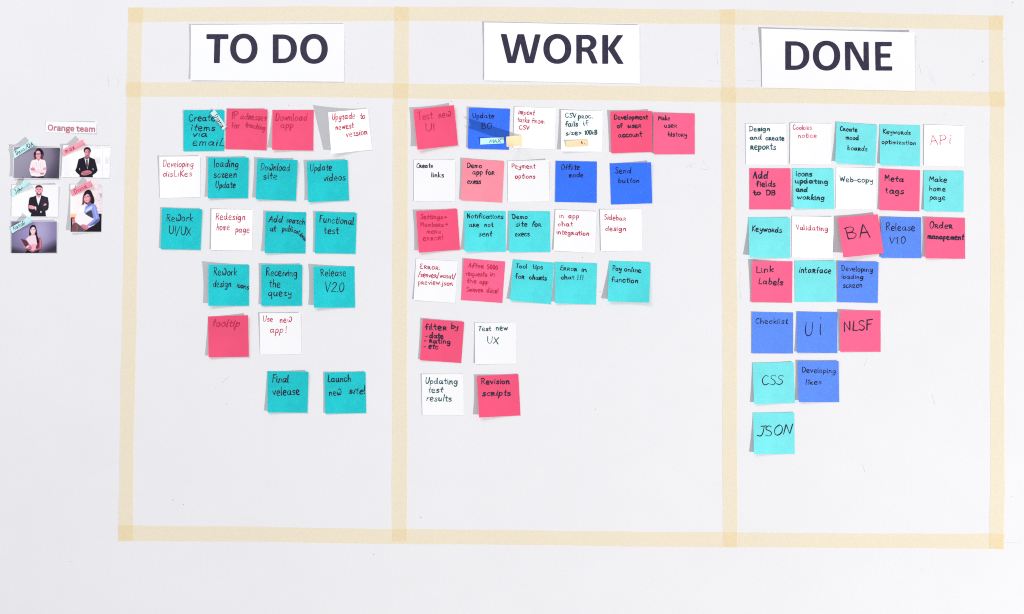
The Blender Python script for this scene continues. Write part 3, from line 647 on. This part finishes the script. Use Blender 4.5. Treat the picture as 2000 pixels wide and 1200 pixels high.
note('devload', D4, 'lightblue', 'brown', [(100,603),(575,612),(565,1093),(90,1083)], (3,3,1,1), [[('Developing',137,712,510,728,58)],[('loading',140,806,397,812,54)],[('sc\u0280een',158,915,385,908,66)]], GC, 1.9)
note('checklist', D5, 'lightblue', 'brown', [(173,58),(655,65),(653,545),(168,543)], (2,0.5,1,1), [[('Checklist',207,193,592,196,60)]], GC, 1.9)
note('ui', D5, 'lightblue', 'brown', [(697,53),(1175,60),(1173,540),(697,535)], (1,0.5,1,4), [[('U',785,338,905,338,165),('i',962,322,985,322,250)]], GC, 2.0, words='Ui')
note('nlsf', D5, 'rose', 'navy', [(1207,40),(1680,42),(1680,525),(1207,525)], (5,0.5,1,3), [[('NLSF',1248,285,1580,265,118)]], GC, 3.0)
note('css', D5, 'aqua', 'black', [(180,655),(658,645),(677,1125),(197,1138)], (1,3,1,7), [[('CSS',285,915,530,905,115)]], GC, 2.1, slant=.08)
note('likes', D5, 'lightblue', 'brown', [(710,632),(1187,630),(1195,1115),(720,1115)], (4,3,1,7), [[('Developing',755,765,1155,776,62)],[('likes',797,910,987,902,60)]], GC, 1.9)
note('json', D6, 'aqua', 'black', [(177,665),(635,662),(641,1125),(185,1127)], (0.5,2,1,8), [[('JSON',215,930,602,905,115)]], GC, 2.3, slant=.06)

# ------------------------------------------------------------------ small name tags stuck on notes
def strip(T, mat, q, label, raw, under=None, lines=None, ink='black', wid=1.6, base=0.0004, group=None, name='tape_tag', cat='tape tag', power=1.6, nn=16, wob=0.2):
    cnt[0] += 1
    sh = Sheet(full(T, q), base=base, under=under, raw=raw, power=power)
    o = sh.build(name, M[mat], nn, 5, thick=0.0001, wob=wob, seed=cnt[0] * 3, part_name='tape', plain=not lines)
    tag(o, label, cat, group)
    if lines: write(o, sh, lines, T, I[ink], wid, cnt[0], slant=0.05)
    return sh, o
GT = 'short tape tags stuck on the notes'
strip(R2, 'ice_tape', [(395,120),(515,288),(478,322),(355,158)], 'pale blue slanted tape tag on the corner of the Create items note', [.002,.003,.002,.001], base=.003,
      lines=[[('Diana',382,186,466,300,46)]], wid=1.7, group=GT)
strip(W1, 'cyan_tape', [(845,460),(1108,447),(1108,517),(845,530)], 'pale cyan tape tag on the lower part of the blue Update note', [.003,.0006,.0006,.001], under=SHEETS['update'],
      lines=[[('MAX',945,512,1072,506,38)]], ink='tealpen', wid=1.6, group=GT)
strip(W1, 'beige_tape', [(1135,443),(1307,426),(1310,541),(1140,556)], 'beige tape piece sticking out between the blue Update note and the Import note', [.058,0,0,.058], base=.0022, group=GT, power=1.2)
strip(W2, 'beige_tape', [(203,490),(450,472),(450,540),(207,558)], 'beige tape strip on the bottom of the CSV proc note', [.004,.001,.001,.001], under=SHEETS['csv'],
      lines=[[('.',335,520,345,520,40),('A',372,520,388,518,26),(',',408,520,420,520,40)]], ink='navy', wid=1.2, group=GT)

# ------------------------------------------------------------------ team title and team photos
P1 = (10, 270, 9.524); P2 = (10, 340, 13.333); P3 = (120, 340, 10.0); P4 = (10, 420, 15.0); P8 = (70, 225, 15.385)
sh = Sheet(full(P8, [(297,185),(1828,220),(1812,553),(283,523)]), (0.5, 4.5, 4, 0.5), base=.0005, power=2)
o = sh.build('team_title', M['sign'], 16, 6, wob=.1, seed=5)
tag(o, 'small white paper strip with Orange team printed in pink above the photos', 'paper sign')
for nm, ink, wd, dh in (('letter_outline', 'greyprint', 2.1, .0002), ('letter_fill', 'pinkprint', 1.0, .00052)):
    write(o, sh, [[('Orange',358,464,1152,490,176), ('team',1214,492,1785,508,170)]], P8, I[ink], wd, 77, name=nm, glyphs=PG, jit=0.0, dh=dh)

class Paint:
    """flat picture colours evaluated at points (zoomed photo coordinates)"""
    def __init__(s, X, Y): s.X = X; s.Y = Y; s.c = np.zeros((len(X), 3)) + 0.8
    def mix(s, a, col):
        a = np.clip(a, 0, 1)[:, None]; s.c = s.c * (1 - a) + np.array(s2l(col)) * a
    def lin(s, col0, col1, x0, y0, x1, y1):
        dx, dy = x1 - x0, y1 - y0
        t = np.clip(((s.X - x0) * dx + (s.Y - y0) * dy) / (dx * dx + dy * dy), 0, 1)[:, None]
        s.c = np.array(s2l(col0)) * (1 - t) + np.array(s2l(col1)) * t
    def ell(s, cx, cy, rx, ry, col, rot=0, soft=.12, a=1):
        c, n = math.cos(rot), math.sin(rot)
        x = (s.X - cx) * c + (s.Y - cy) * n; y = -(s.X - cx) * n + (s.Y - cy) * c
        d = np.sqrt((x / rx) ** 2 + (y / ry) ** 2)
        s.mix(a * (1 - d + soft / 2) / soft, col)
    def poly(s, pts, col, soft=6, a=1, smooth=True):
        if smooth:
            n = len(pts); q = []
            for i in range(n):
                p0, p1, p2, p3 = pts[i - 1], pts[i], pts[(i + 1) % n], pts[(i + 2) % n]
                for k in range(4):
                    t = k / 4; t2 = t * t; t3 = t2 * t
                    q.append(tuple(0.5 * (2 * p1[j] + (p2[j] - p0[j]) * t + (2 * p0[j] - 5 * p1[j] + 4 * p2[j] - p3[j]) * t2 + (3 * p1[j] - p0[j] - 3 * p2[j] + p3[j]) * t3) for j in (0, 1)))
            pts = q
        inside = np.zeros(len(s.X), bool); dist = np.full(len(s.X), 1e9)
        for i in range(len(pts)):
            x1, y1 = pts[i - 1]; x2, y2 = pts[i]
            if (y1 != y2):
                cond = ((y1 > s.Y) != (y2 > s.Y)) & (s.X < (x2 - x1) * (s.Y - y1) / (y2 - y1) + x1)
                inside ^= cond
            dx, dy = x2 - x1, y2 - y1; L2 = dx * dx + dy * dy + 1e-9
            t = np.clip(((s.X - x1) * dx + (s.Y - y1) * dy) / L2, 0, 1)
            dist = np.minimum(dist, np.hypot(s.X - x1 - t * dx, s.Y - y1 - t * dy))
        sd = np.where(inside, dist, -dist)
        s.mix(a * (0.5 + sd / soft), col)
    def line(s, pts, col, w, a=1):
        for (x1, y1), (x2, y2) in zip(pts, pts[1:]):
            dx, dy = x2 - x1, y2 - y1; L2 = dx * dx + dy * dy + 1e-9
            t = np.clip(((s.X - x1) * dx + (s.Y - y1) * dy) / L2, 0, 1)
            d = np.hypot(s.X - x1 - t * dx, s.Y - y1 - t * dy)
            s.mix(a * np.clip((w / 2 - d) / (w * .3) + .5, 0, 1), col)
    def grain(s, amp, seed):
        r = np.random.RandomState(seed); s.c = np.clip(s.c * (1 + r.uniform(-amp, amp, (len(s.X), 1))), 0, .92)

def pic_mat():
    m, nt, b = nodes_mat('photo_print_ink')
    a = nt.nodes.new('ShaderNodeAttribute'); a.attribute_name = 'print'
    nt.links.new(a.outputs['Color'], b.inputs['Base Color'])
    b.inputs['Roughness'].default_value = 0.5; b.inputs['Specular IOR Level'].default_value = 0.15
    return m
PIC = pic_mat()
def photo(T, q, lifts, label, painter, border=0.012, base=.0005):
    cnt[0] += 1
    sh = Sheet(full(T, q), lifts, base=base, power=1.5)
    o = sh.build('team_photo', M['card'], 16, 12, thick=.0002, wob=.05, seed=cnt[0], part_name='card')
    tag(o, label, 'photo', 'team photos taped to the wall')
    nx, ny = 200, 150
    vs = []; X = []; Y = []
    for j in range(ny + 1):
        for i in range(nx + 1):
            u = border + (1 - 2 * border) * i / nx; v = border + (1 - 2 * border) * j / ny
            x, y = lerp2(sh.q, u, v)
            vs.append(P(x, y, sh.hgt(u, v) + .00012)); X.append((x - T[0]) * T[2]); Y.append((y - T[1]) * T[2])
    fs = [(j * (nx + 1) + i, (j + 1) * (nx + 1) + i, (j + 1) * (nx + 1) + i + 1, j * (nx + 1) + i + 1) for j in range(ny) for i in range(nx)]
    pc = child('picture', vs, fs, PIC, o)
    p = Paint(np.array(X), np.array(Y)); painter(p); p.grain(.03, cnt[0])
    at = pc.data.color_attributes.new('print', 'FLOAT_COLOR', 'POINT')
    at.data.foreach_set('color', np.concatenate([p.c, np.ones((len(X), 1))], 1).astype(np.float32).ravel())
    return sh, o

def paint_glasses_woman(p):
    p.lin((150, 145, 164), (104, 94, 118), 200, 300, 900, 560)
    p.ell(330, 330, 420, 330, (158, 153, 172), soft=1.4, a=.6)
    p.poly([(930, 160), (1060, 160), (1060, 790), (760, 790), (880, 560), (960, 350)], (70, 62, 80), soft=200, a=.85)
    p.poly([(560, 235), (590, 200), (640, 188), (695, 225), (718, 290), (708, 360), (690, 402), (655, 400), (640, 330), (590, 330), (580, 402), (548, 398), (530, 300)], (30, 22, 36))
    p.poly([(545, 330), (562, 300), (575, 395), (550, 402)], (110, 52, 62)); p.poly([(672, 320), (700, 300), (705, 380), (680, 400)], (112, 55, 66))
    p.poly([(592, 360), (652, 360), (662, 420), (625, 435), (582, 415)], (205, 130, 146))
    p.ell(617, 310, 45, 78, (234, 168, 180)); p.ell(600, 255, 30, 22, (240, 185, 192), soft=.8)
    p.poly([(560, 290), (575, 245), (620, 215), (665, 245), (672, 300), (650, 250), (600, 240)], (34, 24, 38))
    p.line([(577, 298), (606, 300)], (45, 25, 45), 13); p.line([(628, 300), (662, 297)], (45, 25, 45), 13); p.line([(572, 292), (664, 292)], (55, 30, 45), 6)
    p.line([(618, 305), (622, 330)], (195, 120, 138), 6); p.line([(606, 350), (632, 349)], (160, 55, 80), 8)
    p.poly([(590, 398), (540, 408), (500, 420), (476, 470), (462, 545), (452, 590), (470, 660), (492, 700), (560, 712), (650, 712), (712, 700), (752, 650), (766, 580), (756, 480), (742, 420), (700, 405), (650, 395), (622, 432)], (243, 232, 236))
    p.poly([(596, 398), (622, 432), (650, 396), (660, 410), (622, 455), (586, 412)], (252, 246, 248))
    for l in ([(622, 440), (620, 560)], [(560, 440), (548, 560)], [(690, 440), (700, 560)], [(520, 470), (505, 560)], [(588, 430), (582, 540)], [(660, 440), (655, 560)]): p.line(l, (215, 190, 200), 7, .7)
    p.poly([(480, 590), (560, 585), (700, 575), (755, 600), (740, 660), (640, 670), (520, 640)], (236, 218, 226))
    p.line([(470, 650), (560, 620), (700, 640)], (205, 175, 188), 9, .8)
    p.poly([(482, 560), (520, 545), (560, 580), (552, 606), (500, 604), (468, 590)], (228, 140, 156)); p.line([(485, 575), (540, 590)], (196, 95, 118), 6)
    p.poly([(655, 655), (700, 650), (730, 662), (690, 680), (650, 674)], (205, 110, 130)); p.poly([(705, 560), (752, 545), (756, 590), (715, 590)], (232, 160, 174))
    p.poly([(500, 712), (600, 720), (712, 708), (712, 790), (500, 790)], (52, 44, 62)); p.poly([(500, 715), (590, 722), (590, 790), (500, 790)], (92, 70, 90))
def paint_dark_suit_man(p):
    p.lin((249, 249, 250), (245, 245, 247), 1050, 300, 1980, 300)
    for (x0, y0, x1, y1, c) in ((1080, 370, 1200, 600, 240), (1100, 620, 1200, 710, 238), (1640, 350, 1780, 480, 236), (1860, 350, 1950, 480, 236), (1640, 150, 1780, 200, 232), (1830, 150, 1960, 185, 234), (1700, 390, 1725, 470, 222), (1740, 390, 1765, 470, 224), (1880, 390, 1900, 470, 224), (1565, 150, 1640, 180, 232)):
        p.poly([(x0, y0), (x1, y0), (x1, y1), (x0, y1)], (c, c, c + 2), smooth=False)
    p.line([(1212, 380), (1212, 730)], (228, 228, 232), 6); p.line([(1815, 150), (1815, 740)], (226, 226, 232), 10); p.line([(1060, 605), (1960, 590)], (232, 232, 236), 8)
    p.poly([(1490, 320), (1562, 320), (1570, 385), (1525, 400), (1478, 375)], (165, 95, 112))
    p.ell(1526, 268, 50, 82, (222, 150, 166)); p.poly([(1540, 210), (1585, 230), (1578, 300), (1550, 345), (1530, 345), (1550, 290)], (150, 90, 106), soft=40)
    p.poly([(1462, 250), (1466, 200), (1500, 172), (1545, 168), (1585, 195), (1596, 245), (1578, 270), (1568, 225), (1530, 208), (1490, 222), (1478, 270)], (58, 30, 42))
    p.line([(1496, 262), (1514, 264)], (60, 30, 45), 9); p.line([(1540, 262), (1558, 260)], (50, 25, 40), 9); p.line([(1508, 318), (1545, 318)], (110, 50, 66), 9); p.ell(1526, 335, 26, 10, (175, 112, 128), soft=.8)
    p.poly([(1470, 352), (1420, 372), (1366, 392), (1350, 450), (1330, 540), (1303, 604), (1330, 645), (1384, 690), (1380, 760), (1636, 760), (1630, 690), (1690, 650), (1722, 604), (1698, 500), (1668, 395), (1610, 370), (1568, 350), (1525, 400)], (27, 23, 36), smooth=False)
    p.poly([(1474, 362), (1500, 392), (1525, 398), (1548, 385), (1562, 358), (1556, 430), (1532, 575), (1502, 480)], (238, 236, 246), smooth=False)
    p.poly([(1506, 400), (1536, 400), (1540, 520), (1528, 560), (1508, 500)], (30, 26, 40), smooth=False)
    p.poly([(1378, 575), (1390, 560), (1392, 600)], (245, 245, 248), smooth=False); p.poly([(1628, 560), (1644, 575), (1636, 604)], (245, 245, 248), smooth=False)
    p.poly([(1412, 660), (1440, 625), (1520, 602), (1590, 610), (1612, 645), (1570, 670), (1500, 692), (1430, 688)], (202, 118, 138)); p.line([(1440, 640), (1520, 660), (1590, 630)], (110, 50, 66), 9, .8); p.line([(1450, 672), (1550, 670)], (130, 64, 82), 8, .7)
def paint_bearded_man(p):
    p.lin((248, 247, 250), (246, 245, 249), 200, 300, 1400, 900)
    p.poly([(820, 500), (940, 500), (950, 600), (880, 640), (812, 590)], (225, 150, 165))
    p.poly([(800, 562), (740, 590), (660, 606), (632, 630), (615, 720), (600, 850), (606, 950), (640, 1000), (682, 1022), (670, 1060), (658, 1140), (1070, 1140), (1058, 1040), (1052, 962), (1100, 950), (1134, 880), (1138, 760), (1115, 612), (1040, 590), (946, 553), (880, 640)], (34, 30, 44), smooth=False)
    p.poly([(930, 650), (1080, 620), (1110, 800), (1060, 940), (930, 900)], (50, 46, 62), soft=60, a=.7)
    p.poly([(806, 556), (850, 610), (880, 632), (940, 552), (920, 640), (864, 818), (830, 700)], (246, 244, 250), smooth=False)
    p.ell(880, 440, 88, 122, (238, 172, 186)); p.ell(790, 440, 12, 30, (225, 150, 165)); p.ell(972, 438, 12, 30, (225, 150, 165))
    p.poly([(798, 400), (788, 350), (820, 305), (880, 288), (940, 305), (978, 355), (972, 410), (955, 365), (880, 350), (825, 362)], (98, 48, 60))
    p.poly([(800, 450), (826, 505), (850, 468), (915, 468), (940, 505), (964, 450), (948, 525), (885, 562), (826, 535)], (128, 64, 78), a=.85)
    p.poly([(848, 482), (920, 478), (900, 512), (866, 512)], (248, 225, 230)); p.line([(846, 480), (922, 476)], (120, 50, 66), 7)
    p.line([(828, 408), (858, 410)], (80, 35, 50), 13); p.line([(900, 408), (930, 405)], (80, 35, 50), 13); p.line([(882, 410), (876, 452)], (205, 130, 145), 8)
    p.poly([(610, 870), (630, 822), (700, 825), (790, 860), (790, 900), (730, 920), (640, 905)], (242, 168, 182)); p.line([(615, 865), (690, 870)], (170, 85, 105), 7); p.line([(625, 895), (690, 898)], (170, 85, 105), 6)
    p.poly([(784, 852), (808, 852), (810, 945), (790, 950)], (246, 246, 250), smooth=False); p.poly([(1000, 825), (1030, 775), (1078, 785), (1058, 818)], (240, 160, 176)); p.poly([(925, 965), (946, 970), (940, 1015), (918, 1010)], (246, 246, 250), smooth=False)
    p.line([(700, 640), (840, 920)], (22, 18, 30), 8, .8); p.line([(640, 950), (900, 930), (1080, 820)], (20, 16, 28), 10, .8)
def paint_laptop_woman(p):
    p.lin((246, 242, 242), (238, 222, 226), 180, 400, 800, 500)
    r = random.Random(3)
    for _ in range(70):
        x, y = r.uniform(600, 790), r.uniform(215, 740)
        c = r.choice([(226, 205, 212), (205, 195, 204), (240, 215, 222), (248, 240, 240)])
        p.poly([(x - 22, y - 7), (x + 22, y - 7), (x + 22, y + 7), (x - 22, y + 7)], c, smooth=False, a=.8)
    p.poly([(750, 380), (800, 390), (800, 450), (760, 450)], (170, 150, 160), soft=30, a=.6)
    p.line([(262, 205), (282, 240), (262, 285)], (120, 110, 120), 9); p.ell(215, 250, 45, 50, (252, 252, 252), soft=.5)
    p.poly([(170, 785), (290, 785), (280, 850), (170, 845)], (240, 205, 150), soft=14); p.poly([(170, 845), (270, 850), (250, 895), (170, 890)], (200, 70, 96), soft=12)
    p.poly([(170, 890), (215, 900), (205, 1150), (170, 1150)], (30, 26, 38)); p.poly([(230, 960), (390, 980), (370, 1150), (210, 1150)], (120, 74, 82), soft=16); p.line([(300, 990), (310, 1140)], (180, 120, 128), 16, .5)
    p.poly([(715, 775), (810, 780), (810, 1150), (400, 1150), (480, 1080), (640, 1000), (730, 900)], (26, 22, 34), smooth=False)
    p.poly([(370, 1020), (480, 1060), (430, 1150), (300, 1150)], (88, 80, 96))
    p.poly([(520, 308), (570, 325), (610, 400), (640, 480), (646, 540), (628, 585), (560, 595), (500, 600), (455, 570), (430, 520), (430, 420), (460, 345)], (30, 23, 36))
    p.poly([(430, 410), (445, 500), (440, 610), (388, 612), (408, 560), (412, 470)], (118, 58, 70)); p.line([(425, 400), (415, 560)], (120, 110, 120), 12, .6)
    p.poly([(500, 560), (560, 550), (580, 600), (520, 625)], (150, 85, 100))
    p.ell(503, 470, 62, 92, (232, 168, 178), rot=.18); p.poly([(540, 400), (572, 440), (570, 520), (535, 560), (555, 490)], (150, 80, 95), soft=24)
    p.poly([(480, 370), (520, 360), (565, 400), (580, 470), (540, 410), (500, 392), (455, 430), (458, 395)], (30, 23, 36))
    p.line([(450, 458), (470, 452)], (55, 30, 44), 12); p.line([(508, 442), (534, 436)], (50, 28, 42), 13); p.line([(486, 465), (478, 490)], (195, 120, 135), 7)
    p.line([(480, 518), (525, 506)], (178, 60, 85), 9); p.line([(486, 512), (518, 505)], (250, 235, 238), 5)
    p.poly([(470, 630), (520, 612), (575, 585), (650, 598), (688, 645), (705, 730), (738, 840), (742, 900), (700, 950), (600, 1005), (505, 1030), (488, 1010), (560, 950), (630, 880), (560, 840), (470, 785), (440, 720)], (138, 152, 226))
    p.poly([(480, 700), (560, 640), (610, 640), (560, 720), (480, 770)], (205, 212, 246), soft=20); p.poly([(470, 780), (540, 720), (590, 720), (620, 860), (560, 840)], (66, 62, 84), soft=16)
    p.line([(520, 620), (570, 600)], (72, 96, 205), 22); p.line([(640, 640), (700, 900)], (178, 190, 240), 16, .8); p.poly([(700, 880), (742, 900), (660, 980), (560, 1010), (640, 940)], (92, 96, 150), soft=20)
    p.poly([(340, 728), (400, 735), (460, 782), (612, 886), (540, 948), (470, 992), (400, 990), (372, 1010), (268, 935), (260, 868)], (240, 236, 240), smooth=False)
    p.poly([(380, 610), (460, 625), (440, 740), (340, 728)], (250, 246, 246), soft=30, a=.8)
    p.poly([(372, 1005), (430, 985), (490, 1005), (530, 1050), (490, 1090), (430, 1070)], (220, 128, 146)); p.line([(400, 1020), (480, 1075)], (150, 66, 88), 8)
    p.poly([(205, 900), (240, 870), (272, 930), (265, 960), (225, 945)], (214, 120, 140))
def paint_clipboard_woman(p):
    p.lin((128, 118, 150), (74, 66, 90), 500, 200, 900, 1150)
    p.ell(960, 470, 560, 620, (168, 155, 205), soft=1.6, a=.95); p.ell(1040, 450, 200, 330, (182, 172, 200), soft=1.4, a=.6)
    p.poly([(1100, 1000), (1560, 780), (1560, 1160), (1000, 1160)], (54, 48, 64), soft=220, a=.9); p.poly([(140, 150), (420, 150), (300, 500), (140, 700)], (118, 112, 132), soft=200, a=.6); p.poly([(140, 960), (600, 1060), (600, 1160), (140, 1160)], (60, 54, 76), soft=140, a=.9)
    p.poly([(835, 296), (890, 325), (918, 400), (935, 520), (950, 620), (985, 700), (1000, 800), (950, 852), (925, 780), (900, 620), (870, 590), (780, 590), (710, 622), (706, 480), (725, 370), (770, 310)], (30, 23, 38))
    p.poly([(775, 560), (850, 560), (900, 620), (840, 690), (750, 640)], (228, 160, 176))
    p.poly([(995, 665), (1040, 680), (1072, 790), (1080, 930), (1050, 1000), (930, 1040), (800, 1098), (740, 1070), (760, 1030), (900, 985), (990, 960), (985, 830), (960, 850)], (182, 92, 112))
    p.line([(1030, 720), (1040, 940)], (224, 150, 166), 22, .7)
    p.poly([(790, 598), (700, 628), (630, 690), (618, 730), (660, 780), (700, 840), (750, 930), (775, 1040), (850, 1030), (905, 985), (935, 870), (925, 760), (905, 640), (860, 600)], (243, 214, 226))
    p.poly([(750, 880), (920, 860), (905, 985), (780, 1030)], (238, 176, 192), soft=50)
    p.poly([(905, 620), (950, 620), (1000, 800), (950, 852), (925, 780)], (28, 22, 36)); p.poly([(925, 880), (990, 830), (985, 960), (900, 985)], (104, 52, 66))
    p.poly([(468, 708), (560, 725), (622, 750), (660, 800), (690, 880), (640, 935), (600, 935)], (100, 52, 62), smooth=False); p.line([(472, 715), (600, 925)], (32, 24, 38), 14)
    p.poly([(545, 985), (552, 930), (620, 930), (690, 880), (750, 900), (790, 990), (700, 1010), (600, 1005)], (206, 118, 138)); p.poly([(610, 945), (690, 895), (712, 915), (660, 960)], (246, 214, 222))
    p.line([(550, 1000), (740, 1015)], (30, 24, 38), 16); p.poly([(640, 1030), (740, 1070), (800, 1098), (940, 1040), (1080, 1000), (990, 1060), (985, 1160), (615, 1160)], (26, 20, 32))
    p.ell(815, 455, 76, 116, (244, 208, 216)); p.poly([(740, 430), (760, 360), (830, 330), (885, 380), (900, 450), (860, 370), (800, 360)], (30, 23, 38))
    p.line([(762, 440), (790, 438)], (60, 34, 48), 14); p.line([(838, 430), (868, 426)], (60, 34, 48), 14); p.line([(816, 445), (820, 485)], (220, 150, 165), 9)
    p.line([(786, 515), (852, 510)], (196, 90, 112), 12); p.line([(795, 514), (842, 510)], (250, 244, 246), 6)

GP = 'name tapes across the corners of the team photos'
s_, _o = photo(P1, [(155,160),(1032,175),(1018,762),(143,748)], (11,3,3,8), 'photo of a woman in glasses and white blouse with folded arms before a grey background', paint_glasses_woman)
strip(P1, 'cyan_tape', [(150,255),(500,40),(560,130),(170,382)], 'pale cyan name tape across the photo of the woman in glasses', [.001,.006,.006,.001], under=s_, lines=[[('Dana',208,318,372,222,68),('/QA',385,205,528,138,70)]], ink='black', wid=1.15, group=GP, wob=.3)
s_, _o = photo(P1, [(1080,133),(1970,143),(1940,745),(1045,725)], (7,1,2,2), 'photo of a man in black suit and tie with clasped hands on a white background', paint_dark_suit_man)
strip(P1, 'pink_tape', [(1055,240),(1445,25),(1490,125),(1085,342)], 'pink name tape across the photo of the man in black tie', [.001,.008,.008,.001], under=s_, lines=[[('max',1118,292,1300,202,95)]], ink='red', wid=1.5, group=GP, wob=.3)
s_, _o = photo(P2, [(172,280),(1390,280),(1385,1120),(160,1118)], (1,7,2,1), 'photo of a bearded man in dark jacket without tie with folded arms', paint_bearded_man)
strip(P2, 'cyan_tape', [(165,440),(600,145),(680,265),(185,605)], 'pale cyan name tape across the photo of the bearded man', [.001,.011,.010,.001], under=s_, lines=[[('John',268,525,482,395,110)]], ink='black', wid=1.2, group=GP, wob=.3)
s_, _o = photo(P3, [(175,205),(800,205),(787,1143),(170,1143)], (2,1,1,10), 'upright photo of a woman in blue shirt holding a laptop by a brick wall', paint_laptop_woman)
strip(P3, 'rose_tape', [(180,325),(570,130),(620,235),(210,440)], 'pink name tape across the upright photo of the woman in blue shirt', [.001,.011,.009,.001], under=s_, lines=[[('Diana',258,392,500,262,78)]], ink='red', wid=1.3, group=GP, wob=.3)
s_, _o = photo(P4, [(165,180),(1530,182),(1527,1125),(165,1135)], (1,6,2,1), 'photo of a long haired woman in pink top with clipboard on a purple background', paint_clipboard_woman)
strip(P4, 'cyan_tape', [(160,370),(720,55),(820,190),(205,545)], 'pale cyan name tape across the photo of the long haired woman', [.001,.010,.009,.001], under=s_, lines=[[('Natali',248,462,592,270,120)]], ink='black', wid=1.2, group=GP, wob=.3)

# ------------------------------------------------------------------ scuffs and specks in the paint
rnd = random.Random(9)
sv, sf = [], []
def scuff(pts, w=.8):
    ribbon(spline([(x, y, False) for x, y in pts], 4), w, None, .00008 + rnd.uniform(0, .00004), sv, sf, rnd, vary=.5)
for pts in ([(1340, 327), (1350, 321), (1359, 320)], [(1346, 322), (1351, 328)], [(1372, 312), (1378, 322), (1386, 331), (1366, 330)], [(1810, 130), (1816, 142), (1817, 152), (1822, 162)], [(1820, 148), (1826, 162), (1829, 166)],
            [(584, 205), (587, 206), (591, 204)], [(1843, 222), (1850, 226)], [(1793, 122), (1797, 134), (1800, 146)], [(1456, 158), (1486, 157)], [(1382, 158), (1408, 159)], [(1399, 100), (1402, 128)], [(212, 148), (212, 168)], [(228, 150), (232, 160), (229, 170)],
            [(434, 748), (447, 736)], [(1343, 360), (1349, 361)], [(1446, 530), (1445, 560), (1447, 585)], [(1693, 700), (1688, 715)], [(1684, 905), (1690, 925)], [(1962, 1060), (1994, 1061)], [(1034, 166), (1038, 169)], [(1820, 770), (1826, 790)], [(1182, 300), (1187, 307)]):
    scuff(pts, rnd.uniform(.35, .6))
child('scuffs', sv, sf, I['faint'], wall)['kind'] = 'stuff'
sv, sf = [], []
spots = [(564, 206), (699, 202), (881, 198), (1453, 57), (1469, 85), (420, 759), (443, 788), (594, 569), (1138, 503), (1172, 570), (1178, 585), (820, 495), (1178, 259), (138, 1097), (337, 977), (358, 986), (822, 1011), (1976, 970), (1163, 800), (1961, 77), (1901, 146), (1919, 120), (728, 134), (848, 76), (730, 1084), (1978, 5)]
for _ in range(35): spots.append((rnd.uniform(5, 1995), rnd.uniform(5, 1195)))
for i, (x, y) in enumerate(spots):
    r = rnd.uniform(.45, .95) if i < 26 else rnd.uniform(.2, .45)
    a = rnd.uniform(0, 3); b = len(sv)
    for k in range(6):
        t = a + k * math.pi / 3; sv.append(P(x + r * math.cos(t) * 1.3, y + r * math.sin(t), .00009))
    sf.append(tuple(range(b, b + 6))[::-1])
child('specks', sv, sf, I['speck'], wall)['kind'] = 'stuff'
